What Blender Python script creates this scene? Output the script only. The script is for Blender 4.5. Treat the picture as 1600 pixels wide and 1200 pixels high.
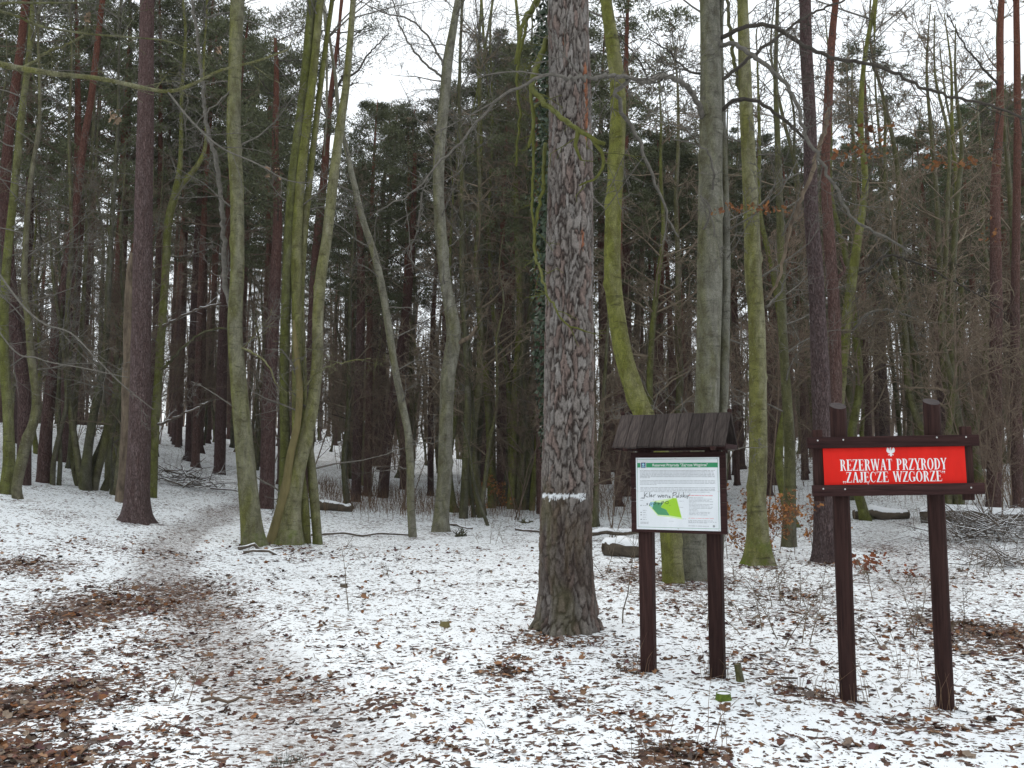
import bpy, math, random
import numpy as np
from mathutils import Vector
random.seed(11); rng = np.random.default_rng(11)
R = math.radians
SC = bpy.context.scene
COL = SC.collection
for o in list(bpy.data.objects): bpy.data.objects.remove(o)

# ------------------------------------------------------------------ camera, sky, sun, exposure
F = 1400.0; HZ = 740.0; EYE = 1.6                       # photograph pixels (1600 x 1200)
PITCH = math.atan((HZ - 600.0) / F); CP, SP = math.cos(PITCH), math.sin(PITCH)
cam_d = bpy.data.cameras.new('camera'); cam = bpy.data.objects.new('camera', cam_d); COL.objects.link(cam)
cam_d.sensor_width = 36.0; cam_d.lens = 36.0 * F / 1600.0; cam_d.clip_start = 0.05; cam_d.clip_end = 2000
cam.location = (0, 0, EYE); cam.rotation_euler = (R(90) + PITCH, 0, 0)
SC.camera = cam

SUN_EL, SUN_AZ = R(58), R(-12)                          # azimuth clockwise from +Y: veiled sun ahead, high above the clearing
w = bpy.data.worlds.new('World'); SC.world = w; w.use_nodes = True
nt = w.node_tree; nt.nodes.clear()
sky = nt.nodes.new('ShaderNodeTexSky'); sky.sky_type = 'NISHITA'; sky.sun_disc = False
sky.sun_elevation = SUN_EL; sky.sun_rotation = SUN_AZ; sky.air_density = 1.0; sky.dust_density = 4.0
mx = nt.nodes.new('ShaderNodeMix'); mx.data_type = 'RGBA'; mx.inputs[0].default_value = 0.86   # closed cloud layer over the clear sky
mx.inputs[7].default_value = (8.1, 8.55, 8.8, 1)
bg = nt.nodes.new('ShaderNodeBackground'); bg.inputs[1].default_value = 0.12
wo = nt.nodes.new('ShaderNodeOutputWorld')
nt.links.new(sky.outputs[0], mx.inputs[6]); nt.links.new(mx.outputs[2], bg.inputs[0]); nt.links.new(bg.outputs[0], wo.inputs[0])
sd = bpy.data.lights.new('sun', 'SUN'); sd.energy = 0.9; sd.angle = R(30); sd.color = (1.0, 0.97, 0.93)
sun = bpy.data.objects.new('sun', sd); COL.objects.link(sun)
sdir = Vector((math.sin(SUN_AZ) * math.cos(SUN_EL), math.cos(SUN_AZ) * math.cos(SUN_EL), math.sin(SUN_EL)))
sun.rotation_euler = sdir.to_track_quat('Z', 'Y').to_euler(); sun.location = (0, -5, 30)
vs = SC.view_settings; vs.view_transform = 'Standard'; vs.look = 'None'; vs.gamma = 1.0; vs.use_curve_mapping = False
vs.exposure = 0.40
SC.render.engine = 'CYCLES'
SC.cycles.max_bounces = 5; SC.cycles.diffuse_bounces = 4; SC.cycles.glossy_bounces = 2; SC.cycles.transmission_bounces = 2
SC.cycles.use_denoising = True
SC.render.film_transparent = False

# ------------------------------------------------------------------ noise and terrain
def _h(i, j, k, s):
    n = (i.astype(np.int64) * 374761393 + j.astype(np.int64) * 668265263 + k.astype(np.int64) * 2147483647 + s * 1274126177) & 0xffffffff
    n = ((n ^ (n >> 13)) * 1274126177) & 0xffffffff
    n = ((n ^ (n >> 16)) * 2246822519) & 0xffffffff
    return ((n ^ (n >> 15)) & 0xffffff) / float(0xffffff)
def vn(x, y, z=0.0, s=0):
    x, y, z = np.broadcast_arrays(np.asarray(x, float), np.asarray(y, float), np.asarray(z, float))
    xi, yi, zi = np.floor(x), np.floor(y), np.floor(z)
    fx, fy, fz = x - xi, y - yi, z - zi
    fx, fy, fz = fx*fx*(3-2*fx), fy*fy*(3-2*fy), fz*fz*(3-2*fz)
    r = 0
    for a in (0, 1):
        for b in (0, 1):
            for c in (0, 1):
                r = r + _h(xi+a, yi+b, zi+c, s) * (fx if a else 1-fx) * (fy if b else 1-fy) * (fz if c else 1-fz)
    return r
def fbm(x, y, z=0.0, s=0, o=3):
    r = 0; a = 0.5; t = 0
    for q in range(o):
        r = r + a * vn(np.asarray(x) * 2**q, np.asarray(y) * 2**q, np.asarray(z) * 2**q, s + q); t += a; a *= 0.5
    return r / t
def sstep(a, b, v):
    t = np.clip((np.asarray(v, float) - a) / (b - a), 0, 1); return t*t*(3-2*t)
def splus(v, k=1.0): return np.logaddexp(0, np.asarray(v, float) / k) * k
def hill(x, y):
    x = np.asarray(x, float); y = np.asarray(y, float)
    d = np.hypot(x, y)
    z = 0.048 * splus(d - 20, 3) * (1 - 0.75 * sstep(110, 200, d))
    left = np.minimum(0.135 * splus(-(x + 4.3), 0.8), 2.6) * sstep(9, 19, y)
    right = np.minimum(0.05 * splus(x - 6, 1.0), 2.5) * sstep(18, 30, y)
    far = np.minimum(z, 5.5)
    dip = -0.075 * np.exp(-((x - 2.95)**2 + (y - 6.25)**2) / 0.4)
    return far + left + right + dip + 0.10 * (fbm(x * 0.35, y * 0.35, 3.3, 5, 2) - 0.5) * sstep(2, 6, d)
def ray_pt(px, py, depth):
    u = (px - 800.0) / F * depth; v = (600.0 - py) / F * depth
    return np.array([u, depth * CP - v * SP, EYE + depth * SP + v * CP])
def at(px, py, Y):
    v = (600.0 - py) / F
    return ray_pt(px, py, Y / (CP - v * SP))
def to_ground(px, py, lo=2.0, hi=140.0):
    p0 = None
    for Y in np.exp(np.linspace(math.log(lo), math.log(hi), 500)):
        p = at(px, py, Y)
        if p[2] <= float(hill(p[0], p[1])): return p
    return at(px, py, hi)
def gz(x, y): return float(hill(x, y))

# trail (world polyline) and litter patches
def gpts(l): return np.array([to_ground(*p)[:2] for p in l])
TRAIL = gpts([(560, 1330), (500, 1190), (420, 1080), (355, 1010), (300, 945), (262, 900), (262, 862), (300, 826), (350, 800), (395, 783)])
TRAIL2 = gpts([(1440, 930), (1420, 880), (1390, 850), (1375, 830), (1400, 815)])
def dist_line(x, y, L):
    d = np.full(np.shape(x), 1e9)
    for a, b in zip(L[:-1], L[1:]):
        v = b - a; t = np.clip(((x - a[0]) * v[0] + (y - a[1]) * v[1]) / (v @ v), 0, 1)
        d = np.minimum(d, np.hypot(x - a[0] - t * v[0], y - a[1] - t * v[1]))
    return d
PATCH = []   # px, py, half width px, half height px, strength
for px, py, rx, ry, s in [(150, 955, 135, 38, 1.0), (255, 925, 120, 28, .75), (40, 885, 90, 18, .75), (30, 1120, 130, 75, 1.0), (20, 1190, 190, 40, 1.0),
                          (290, 1140, 60, 18, .8), (320, 965, 90, 30, .5), (60, 1040, 110, 22, .6), (600, 1100, 40, 11, .9), (785, 1050, 36, 12, .8), (800, 1030, 30, 7, .6),
                          (300, 1145, 50, 18, .6), (440, 1090, 60, 14, .5), (1060, 1190, 90, 26, .95), (880, 1105, 70, 18, .55), (1560, 1000, 95, 48, 1.0), (1480, 1010, 70, 22, .6),
                          (1270, 1090, 60, 18, .75), (1430, 1135, 80, 13, .7), (1050, 905, 100, 20, .85), (1290, 970, 150, 40, .42), (1130, 960, 130, 40, .30), (1190, 1040, 90, 25, .42),
                          (880, 1000, 85, 15, .7), (980, 1040, 50, 22, .45), (1450, 900, 120, 14, .35), (1530, 860, 90, 26, .5), (1250, 930, 120, 25, .45), (200, 860, 120, 14, .45),
                          (720, 1090, 200, 40, .18), (240, 1010, 90, 30, .45), (690, 1160, 160, 30, .22), (1390, 860, 60, 16, .5), (215, 818, 34, 6, .55), (396, 856, 34, 6, .5), (450, 856, 52, 7, .45), (688, 834, 28, 4, .5), (645, 843, 16, 3, .5), (1186, 886, 44, 6, .6), (1289, 882, 40, 6, .65), (30, 784, 26, 4, .5), (145, 773, 40, 4, .5), (1316, 1098, 26, 8, .7), (1466, 1112, 30, 8, .7), (1012, 1050, 26, 8, .65), (1117, 1060, 26, 8, .6), (700, 880, 200, 15, .10), (1160, 1130, 140, 20, .2)]:
    c = to_ground(px, py); a = to_ground(px, py - ry); b = to_ground(px, py + ry)
    PATCH.append((c[0], 0.5 * (a[1] + b[1]), rx * c[1] / F, max(0.12, 0.5 * (a[1] - b[1])), s))
def litter(x, y):
    x = np.asarray(x, float); y = np.asarray(y, float)
    d = np.hypot(x, y)
    v = np.full(x.shape, 0.0)
    for cx, cy, rx, ry, s in PATCH:
        q = ((x - cx) / rx)**2 + ((y - cy) / ry)**2
        v = np.maximum(v, s * np.exp(-q * 0.9))
    n = fbm(x * 1.3, y * 1.3, 0.5, 21, 3)
    base = 0.10 + 0.17 * sstep(0.42, 0.72, n)
    base = base + 0.06 * sstep(1.0, 4.0, x) * sstep(20, 10, y)
    tr = trail(x, y)
    return np.clip(np.maximum(v * (0.45 + 1.1 * n), base) + 0.08 * tr, 0, 1)
def trail(x, y):
    n = fbm(np.asarray(x) * 0.9, np.asarray(y) * 0.9, 7.5, 33, 2) - 0.5
    t = sstep(0.72, 0.12, dist_line(x, y, TRAIL) + n * 0.55)
    t2 = 0.5 * sstep(0.9, 0.2, dist_line(x, y, TRAIL2) + n * 0.6)
    return np.maximum(t, t2)
def bumps(x, y):
    d = np.hypot(x, y)
    a = 0.045 * (fbm(x * 2.3, y * 2.3, 1.7, 41, 2) - 0.5) + 0.03 * (vn(x * 9, y * 9, 0.3, 43) - 0.5) * sstep(26, 10, d)
    a = a + 0.016 * (vn(x * 21, y * 21, 0.3, 47) - 0.5) * sstep(12, 6, d)
    t = trail(x, y)
    return a * (1 - 0.6 * t) - 0.035 * t
def ground_z(x, y): return hill(x, y) + bumps(x, y)

# ------------------------------------------------------------------ material helpers
def new_mat(name, rough=0.9, spec=0.2):
    m = bpy.data.materials.new(name); m.use_nodes = True
    n = m.node_tree; b = n.nodes['Principled BSDF']
    b.inputs['Roughness'].default_value = rough; b.inputs['Specular IOR Level'].default_value = spec
    return m, n, b
def node(n, t, **kw):
    q = n.nodes.new(t)
    for k, v in kw.items():
        if isinstance(k, str) and hasattr(q, k): setattr(q, k, v)
    return q
def ramp(n, inp, stops, interp='LINEAR'):
    r = n.nodes.new('ShaderNodeValToRGB'); r.color_ramp.interpolation = interp
    e = r.color_ramp.elements
    while len(e) < len(stops): e.new(0.5)
    for i, (p, c) in enumerate(stops):
        e[i].position = p; e[i].color = (*c, 1) if len(c) == 3 else c
    n.links.new(inp, r.inputs[0]); return r.outputs[0]
def noise(n, vec, scale, detail=4, rough=0.6, dist=0.0):
    q = n.nodes.new('ShaderNodeTexNoise'); q.inputs['Scale'].default_value = scale
    q.inputs['Detail'].default_value = detail; q.inputs['Roughness'].default_value = rough; q.inputs['Distortion'].default_value = dist
    if vec is not None: n.links.new(vec, q.inputs['Vector'])
    return q
def mapping(n, vec, scale=(1, 1, 1)):
    q = n.nodes.new('ShaderNodeMapping'); q.inputs['Scale'].default_value = scale; n.links.new(vec, q.inputs['Vector']); return q.outputs[0]
def mix(n, f, a, b, mode='MIX'):
    q = n.nodes.new('ShaderNodeMix'); q.data_type = 'RGBA'; q.blend_type = mode
    for i, v in ((0, f), (6, a), (7, b)):
        if isinstance(v, (int, float)): q.inputs[i].default_value = v
        elif isinstance(v, tuple): q.inputs[i].default_value = (*v, 1)
        else: n.links.new(v, q.inputs[i])
    return q.outputs[2]
def mth(n, op, a, b=None, c=None, clamp=False):
    q = n.nodes.new('ShaderNodeMath'); q.operation = op; q.use_clamp = clamp
    for i, v in enumerate((a, b, c)):
        if v is None: continue
        if isinstance(v, (int, float)): q.inputs[i].default_value = v
        else: n.links.new(v, q.inputs[i])
    return q.outputs[0]
def bump(n, b, height, strength=0.5, dist=0.02):
    q = n.nodes.new('ShaderNodeBump'); q.inputs['Strength'].default_value = strength; q.inputs['Distance'].default_value = dist
    n.links.new(height, q.inputs['Height']); n.links.new(q.outputs[0], b.inputs['Normal'])
def coords(n, kind='Object'): return n.nodes.new('ShaderNodeTexCoord').outputs[kind]
def info_rand(n): return n.nodes.new('ShaderNodeObjectInfo').outputs['Random']
def sep(n, v):
    q = n.nodes.new('ShaderNodeSeparateXYZ'); n.links.new(v, q.inputs[0]); return q.outputs
def up_facing(n): return sep(n, n.nodes.new('ShaderNodeNewGeometry').outputs['Normal'])[2]
def attr(n, name): 
    q = n.nodes.new('ShaderNodeAttribute'); q.attribute_name = name; return q
SNOW = (0.84, 0.86, 0.88)

def mat_ground():
    m, n, b = new_mat('snowy_ground', 0.85, 0.25)
    g = n.nodes.new('ShaderNodeNewGeometry').outputs['Position']
    A = attr(n, 'mask'); s = n.nodes.new('ShaderNodeSeparateColor'); n.links.new(A.outputs['Color'], s.inputs[0])
    lit, tr = s.outputs[0], s.outputs[1]
    warp = noise(n, g, 14, 3); v1 = n.nodes.new('ShaderNodeVectorMath'); v1.operation = 'MULTIPLY_ADD'
    n.links.new(warp.outputs['Color'], v1.inputs[0]); v1.inputs[1].default_value = (0.06, 0.06, 0.0); n.links.new(g, v1.inputs[2])
    flat = mapping(n, v1.outputs[0], (1, 1, 0.2))
    def cells(scale):
        q = n.nodes.new('ShaderNodeTexVoronoi'); q.inputs['Scale'].default_value = scale; n.links.new(flat, q.inputs['Vector'])
        sc = n.nodes.new('ShaderNodeSeparateColor'); n.links.new(q.outputs['Color'], sc.inputs[0]); return sc.outputs
    c1 = cells(23.0); c2 = cells(52.0)
    nz = noise(n, g, 6.0, 5, 0.65).outputs['Fac']; nf = noise(n, g, 45.0, 3, 0.6).outputs['Fac']
    big = mth(n, 'MULTIPLY_ADD', nz, 1.1, -0.55)
    lvl = mth(n, 'MULTIPLY_ADD', lit, 0.80, mth(n, 'MULTIPLY', big, 0.55))
    k1 = mth(n, 'GREATER_THAN', lvl, c1[0]); k2 = mth(n, 'GREATER_THAN', mth(n, 'MULTIPLY_ADD', lvl, 0.8, mth(n, 'MULTIPLY_ADD', nf, 0.8, -0.42)), c2[0])
    leafm = mth(n, 'MAXIMUM', k1, k2)
    leafc = mix(n, c1[1], ramp(n, c1[2], [(0, (.022, .014, .011)), (.35, (.06, .03, .02)), (.7, (.12, .058, .033)), (.92, (.20, .105, .06)), (1, (.30, .20, .13))]),
                ramp(n, c2[2], [(0, (.028, .02, .017)), (.6, (.085, .045, .032)), (1, (.16, .10, .075))]))
    snowc = mix(n, nf, (0.77, 0.80, 0.82), (0.86, 0.885, 0.90))
    # trodden slush on the trail: snow worked into soil
    tn = mth(n, 'MULTIPLY', tr, mth(n, 'MULTIPLY_ADD', noise(n, mapping(n, g, (1, 1, .1)), 16.0, 8, 0.85).outputs['Fac'], 5.0, -1.95, clamp=True), clamp=True)
    snowc = mix(n, tn, snowc, mix(n, nf, (.085, .066, .056), (.30, .26, .235)))
    col = mix(n, leafm, snowc, leafc)
    n.links.new(col, b.inputs['Base Color'])
    hgt = mth(n, 'ADD', mth(n, 'MULTIPLY', nf, 0.5), mth(n, 'MULTIPLY', leafm, mth(n, 'MULTIPLY_ADD', c1[1], 0.9, -0.3)))
    bump(n, b, hgt, 0.7, 0.02)
    return m
def mat_pine(name, low=(.11, .066, .058), hi=(.185, .080, .053), grey=(.155, .115, .105)):
    m, n, b = new_mat(name, 0.95, 0.1)
    c = coords(n); z = sep(n, c)[2]
    st = mapping(n, c, (1, 1, 0.22))
    vor = n.nodes.new('ShaderNodeTexVoronoi'); vor.feature = 'DISTANCE_TO_EDGE'; vor.inputs['Scale'].default_value = 30; 
    wn = noise(n, st, 9, 3); wv = n.nodes.new('ShaderNodeVectorMath'); wv.operation = 'MULTIPLY_ADD'; wv.inputs[1].default_value = (.13, .13, .13)
    n.links.new(wn.outputs['Color'], wv.inputs[0]); n.links.new(st, wv.inputs[2]); n.links.new(wv.outputs[0], vor.inputs['Vector'])
    e = ramp(n, vor.outputs['Distance'], [(0, (.25, .25, .25)), (.22, (1, 1, 1))])
    big = noise(n, st, 2.6, 4).outputs['Fac']
    up = mth(n, 'MULTIPLY_ADD', z, 0.13, mth(n, 'MULTIPLY_ADD', big, 0.7, -1.15), clamp=True)
    plate = mix(n, ramp(n, noise(n, st, 16, 4).outputs['Fac'], [(.35, (0, 0, 0)), (.7, (1, 1, 1))]), low, grey)
    base = mix(n, e, tuple(v * 0.5 for v in low), plate)
    col = mix(n, up, base, mix(n, big, hi, tuple(v * 0.6 for v in hi)))
    col = mix(n, 1.0, col, ramp(n, noise(n, mapping(n, c, (1, 1, .5)), 48, 5, .75).outputs['Fac'], [(.32, (.45, .44, .44)), (.68, (1.55, 1.55, 1.55))]), 'MULTIPLY')
    rnd = ramp(n, info_rand(n), [(0, (.72, .72, .78)), (1, (1.2, 1.1, 1.05))])
    n.links.new(mix(n, 1.0, col, rnd, 'MULTIPLY'), b.inputs['Base Color'])
    bump(n, b, mth(n, 'ADD', e, noise(n, st, 30, 3).outputs['Fac']), 0.9, 0.025)
    return m
def mat_beech(name, grey=(.205, .198, .142), green=(.135, .135, .046), amount=0.5, scale=1.0, moss=0.0):
    m, n, b = new_mat(name, 0.85, 0.15)
    c = coords(n); st = mapping(n, c, (1, 1, 0.22)); lv = mapping(n, c, (1, 1, 5.0)); z = sep(n, c)[2]
    a = noise(n, st, 3.2 * scale, 6, 0.68, 0.5).outputs['Fac']
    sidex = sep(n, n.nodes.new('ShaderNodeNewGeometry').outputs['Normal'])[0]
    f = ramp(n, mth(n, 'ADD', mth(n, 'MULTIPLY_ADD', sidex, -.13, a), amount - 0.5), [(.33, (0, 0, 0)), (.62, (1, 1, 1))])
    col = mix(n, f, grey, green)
    blot = ramp(n, noise(n, mapping(n, c, (1, 1, .6)), 5.5 * scale, 6, 0.75, .6).outputs['Fac'], [(.40, (.68, .66, .62)), (.5, (.92, .92, .90)), (.62, (1.22, 1.23, 1.20))])
    col = mix(n, 1.0, col, blot, 'MULTIPLY')
    lich = ramp(n, noise(n, c, 13 * scale, 5, 0.75).outputs['Fac'], [(.60, (0, 0, 0)), (.68, (1, 1, 1))])
    col = mix(n, mth(n, 'MULTIPLY', lich, 0.5), col, (.24, .24, .20))
    wr = ramp(n, noise(n, lv, 4 * scale, 5, 0.75).outputs['Fac'], [(.56, (0, 0, 0)), (.68, (1, 1, 1))])
    col = mix(n, mth(n, 'MULTIPLY', wr, 0.6), col, (.035, .032, .022))
    dark = ramp(n, noise(n, st, 8 * scale, 6, 0.75, .5).outputs['Fac'], [(.54, (0, 0, 0)), (.70, (1, 1, 1))])
    col = mix(n, mth(n, 'MULTIPLY', dark, 0.4), col, (.042, .037, .024))
    spk = noise(n, c, 70, 4, .7).outputs['Fac']
    col = mix(n, 1.0, col, ramp(n, spk, [(.3, (.62, .62, .6)), (.7, (1.4, 1.4, 1.4))]), 'MULTIPLY')
    if moss:
        k = mth(n, 'MULTIPLY_ADD', z, -1.6, mth(n, 'MULTIPLY_ADD', noise(n, c, 4, 4).outputs['Fac'], 3.2, -1.0), clamp=True)
        col = mix(n, k, col, mix(n, spk, (.06, .09, .012), (.15, .19, .025)))
    rnd = ramp(n, info_rand(n), [(0, (.72, .73, .78)), (1, (1.15, 1.12, 1.05))])
    n.links.new(mix(n, 1.0, col, rnd, 'MULTIPLY'), b.inputs['Base Color'])
    bump(n, b, mth(n, 'ADD', mth(n, 'SUBTRACT', spk, wr), mth(n, 'SUBTRACT', noise(n, st, 14, 4).outputs['Fac'], dark)), 0.7, 0.018)
    return m
def mat_simple(name, a, b_, scale=8, rough=0.9, bs=0.4, spec=0.2, stretch=(1, 1, 1), snow=0.0, rand=0.0, det=4):
    m, n, b = new_mat(name, rough, spec)
    c = mapping(n, coords(n), stretch)
    f = noise(n, c, scale, det, 0.65).outputs['Fac']
    col = mix(n, ramp(n, f, [(.3, (0, 0, 0)), (.7, (1, 1, 1))]), a, b_)
    if rand:
        col = mix(n, 1.0, col, ramp(n, info_rand(n), [(0, (1 - rand,) * 3), (1, (1 + rand,) * 3)]), 'MULTIPLY')
    if snow:
        k = mth(n, 'MULTIPLY_ADD', noise(n, coords(n), 7, 3).outputs['Fac'], 0.9, -0.45 - (1 - snow))
        s = mth(n, 'GREATER_THAN', mth(n, 'ADD', up_facing(n), k), 0.30)
        col = mix(n, s, col, SNOW)
    n.links.new(col, b.inputs['Base Color'])
    if bs: bump(n, b, f, bs, 0.01)
    return m
def mat_flat(name, c, rough=0.6, spec=0.3, var=0.06):
    m, n, b = new_mat(name, rough, spec)
    f = noise(n, coords(n), 9, 4).outputs['Fac']
    n.links.new(mix(n, f, tuple(v * (1 - var) for v in c), tuple(min(1, v * (1 + var)) for v in c)), b.inputs['Base Color'])
    return m
def mat_attr(name, rough=0.9, spec=0.15, bs=0.0, trans=0.0):
    m, n, b = new_mat(name, rough, spec)
    A = attr(n, 'tint'); f = noise(n, coords(n), 60, 3).outputs['Fac']
    n.links.new(mix(n, 1.0, A.outputs['Color'], ramp(n, f, [(.3, (.75, .75, .75)), (.7, (1.2, 1.2, 1.2))]), 'MULTIPLY'), b.inputs['Base Color'])
    if bs: bump(n, b, f, bs, 0.006)
    return m
M = {}
M['ground'] = mat_ground()
M['pine'] = mat_pine('pine_bark')
M['pine_near'] = mat_pine('purple_brown_pine_bark', (.125, .085, .077), (.145, .09, .078), (.20, .157, .146))
M['bigpine'] = mat_attr('plated_pine_bark', 0.95, 0.1, 0.5)
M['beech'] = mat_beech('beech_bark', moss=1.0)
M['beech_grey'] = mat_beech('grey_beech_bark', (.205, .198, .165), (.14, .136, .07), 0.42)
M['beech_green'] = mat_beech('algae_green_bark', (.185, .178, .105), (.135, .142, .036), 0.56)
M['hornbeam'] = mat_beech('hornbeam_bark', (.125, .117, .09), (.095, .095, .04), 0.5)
M['branch_grey'] = mat_simple('grey_branch_bark', (.085, .078, .066), (.17, .155, .135), 14)
M['branch_moss'] = mat_simple('mossy_branch_bark', (.062, .068, .016), (.115, .118, .028), 14)
M['branch_dark'] = mat_simple('dark_branch_bark', (.035, .03, .025), (.07, .06, .05), 14, rand=.2)
M['twig'] = mat_simple('twig_bark', (.11, .086, .060), (.19, .15, .108), 5, bs=0, rand=.25)
M['twig_brown'] = mat_simple('brown_twig_bark', (.11, .078, .057), (.185, .137, .10), 5, bs=0, rand=.25)
M['needles'] = mat_simple('pine_needles', (.056, .065, .031), (.11, .117, .058), 1.3, 0.7, 0, 0.25, rand=.3)
M['needles_bright'] = mat_simple('bright_pine_needles', (.045, .068, .02), (.09, .115, .036), 1.3, 0.7, 0, 0.25)
M['ivy'] = mat_simple('ivy_leaf', (.012, .028, .010), (.035, .06, .022), 9, 0.45, 0, 0.5)
M['leaf'] = mat_attr('dead_leaf', 0.8, 0.2)
M['deadwood'] = mat_simple('weathered_dead_wood', (.05, .036, .028), (.22, .17, .12), 9, stretch=(1, 1, .3), bs=1.0, det=8)
M['deadmoss'] = mat_simple('mossy_dead_wood', (.10, .085, .035), (.20, .165, .075), 6, stretch=(1, 1, .3), bs=.9)
M['log'] = mat_simple('fallen_log_bark', (.05, .04, .03), (.12, .095, .07), 7, stretch=(.4, 1, 1), bs=.8, snow=.75)
M['stick'] = mat_simple('snowy_stick', (.07, .055, .045), (.15, .12, .095), 8, snow=.7, bs=.2)
M['snow'] = mat_simple('snow', (.80, .82, .84), (.87, .88, .90), 20, .85, .4, .25)
M['cutwood'] = mat_simple('cut_wood', (.16, .12, .08), (.28, .21, .14), 20)
M['moss'] = mat_simple('bright_moss', (.05, .08, .012), (.13, .18, .025), 40, bs=.8)
M['grass'] = mat_simple('dry_grass', (.10, .06, .038), (.24, .155, .095), 6, bs=0)
M['wood'] = mat_simple('brown_stained_wood', (.015, .0075, .0070), (.055, .027, .023), 9, .75, .7, .1, stretch=(6, 6, .35), rand=.2, det=8)
M['wood_h'] = mat_simple('brown_stained_rail', (.016, .0075, .0075), (.055, .026, .024), 9, .75, .7, .1, stretch=(.35, 6, 6), rand=.2, det=8)
M['wood_grey'] = mat_simple('weathered_roof_board', (.020, .016, .015), (.088, .070, .063), 12, .85, .9, .08, stretch=(5, .6, .6), rand=.35, det=8)
M['wood_end'] = mat_simple('post_end_grain', (.035, .027, .027), (.07, .056, .054), 18, .8)
M['screw'] = mat_flat('zinc_screw', (.55, .55, .54), .35, .6)
M['red'] = mat_simple('red_enamel', (.60, .016, .010), (.74, .022, .014), 7, .6, .03, .12, stretch=(1, 1, .35), det=8)
M['white'] = mat_flat('white_print', (.80, .80, .80), .5, .3, .02)
M['paper'] = mat_simple('white_panel', (.70, .74, .77), (.82, .85, .88), 6, .45, .02, .3, stretch=(1, 1, .3), det=7)
M['green'] = mat_flat('green_print', (.022, .27, .11), .4, .4)
M['lime'] = mat_flat('lime_map', (.33, .60, .025), .4, .4)
M['dkgreen'] = mat_flat('green_map', (.075, .30, .14), .4, .4)
M['blue'] = mat_flat('pale_blue_map', (.33, .60, .72), .4, .4)
M['yellow'] = mat_flat('pale_green_map_edge', (.62, .80, .40), .4, .4)
M['navy'] = mat_flat('navy_print', (.02, .045, .16), .4, .4)
M['grey_ink'] = mat_flat('grey_text', (.30, .31, .33), .5, .3)
M['red_ink'] = mat_flat('red_text', (.70, .20, .20), .5, .3)
M['ink'] = mat_flat('black_marker', (.02, .02, .025), .5, .3)

# ------------------------------------------------------------------ mesh collector
class MB:
    def __init__(s): s.v = []; s.q = []; s.t = []; s.n = 0; s.tubes = {}; s.tint = []
    def add(s, V, Q=None, T=None):
        V = np.asarray(V, float).reshape(-1, 3)
        if Q is not None and len(Q): s.q.append(np.asarray(Q, int) + s.n)
        if T is not None and len(T): s.t.append(np.asarray(T, int) + s.n)
        s.v.append(V); s.n += len(V)
    def tube(s, P, r, n=3):
        s.tubes.setdefault((len(P), n), []).append((np.asarray(P, float), np.asarray(r, float)))
    def flush(s):
        for (k, n), L in s.tubes.items():
            P = np.array([a for a, _ in L]); r = np.array([b for _, b in L]); B = len(L)
            T = np.empty_like(P); T[:, 1:-1] = P[:, 2:] - P[:, :-2] if k > 2 else 0
            T[:, 0] = P[:, 1] - P[:, 0]; T[:, -1] = P[:, -1] - P[:, -2]
            T /= np.linalg.norm(T, axis=2, keepdims=True) + 1e-9
            D = P[:, -1] - P[:, 0]; ref = np.zeros((B, 3)); ref[np.arange(B), np.argmin(np.abs(D), axis=1)] = 1
            A = np.cross(T, ref[:, None, :]); A /= np.linalg.norm(A, axis=2, keepdims=True) + 1e-9
            C = np.cross(T, A)
            an = np.arange(n) * 2 * math.pi / n
            V = P[:, :, None, :] + r[:, :, None, None] * (A[:, :, None, :] * np.cos(an)[None, None, :, None] + C[:, :, None, :] * np.sin(an)[None, None, :, None])
            i = np.arange(k - 1)[:, None]; j = np.arange(n)[None, :]
            q = np.stack([i * n + j, i * n + (j + 1) % n, (i + 1) * n + (j + 1) % n, (i + 1) * n + j], -1).reshape(-1, 4)
            Q = (q[None] + (np.arange(B) * k * n)[:, None, None]).reshape(-1, 4)
            s.add(V.reshape(-1, 3), Q)
        s.tubes = {}
    def mesh(s, name, smooth=True, tint=None):
        s.flush()
        V = np.concatenate(s.v) if s.v else np.zeros((0, 3))
        Q = np.concatenate(s.q) if s.q else np.zeros((0, 4), int); T = np.concatenate(s.t) if s.t else np.zeros((0, 3), int)
        me = bpy.data.meshes.new(name)
        me.vertices.add(len(V)); me.vertices.foreach_set('co', V.astype(np.float32).ravel())
        me.loops.add(len(Q) * 4 + len(T) * 3); me.loops.foreach_set('vertex_index', np.concatenate([Q.ravel(), T.ravel()]).astype(np.int32))
        me.polygons.add(len(Q) + len(T))
        st = np.concatenate([np.arange(len(Q)) * 4, len(Q) * 4 + np.arange(len(T)) * 3]).astype(np.int32)
        me.polygons.foreach_set('loop_start', st)
        me.update(calc_edges=True)
        if smooth: me.polygons.foreach_set('use_smooth', np.ones(len(me.polygons), bool))
        if tint is not None:
            a = me.color_attributes.new('tint', 'FLOAT_COLOR', 'POINT')
            a.data.foreach_set('color', np.concatenate([tint, np.ones((len(tint), 1))], 1).astype(np.float32).ravel())
        me.validate(); return me
    def build(s, name, mat, parent=None, smooth=True, tint=None, loc=None):
        me = s.mesh(name, smooth, tint); me.materials.append(M[mat] if isinstance(mat, str) else mat)
        return obj(name, me, parent, loc)
def obj(name, me, parent=None, loc=None):
    o = bpy.data.objects.new(name, me); COL.objects.link(o)
    if parent is not None: o.parent = parent
    if loc is not None: o.location = loc
    return o
def tag(o, label=None, cat=None, group=None, kind=None):
    if label: o['label'] = label
    if cat: o['category'] = cat
    if group: o['group'] = group
    if kind: o['kind'] = kind
    return o
def thing(name, label, cat, loc=(0, 0, 0), rz=0.0, group=None):
    o = bpy.data.objects.new(name, None); COL.objects.link(o); o.location = loc; o.rotation_euler = (0, 0, rz); o.empty_display_size = .2
    return tag(o, label, cat, group)
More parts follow.
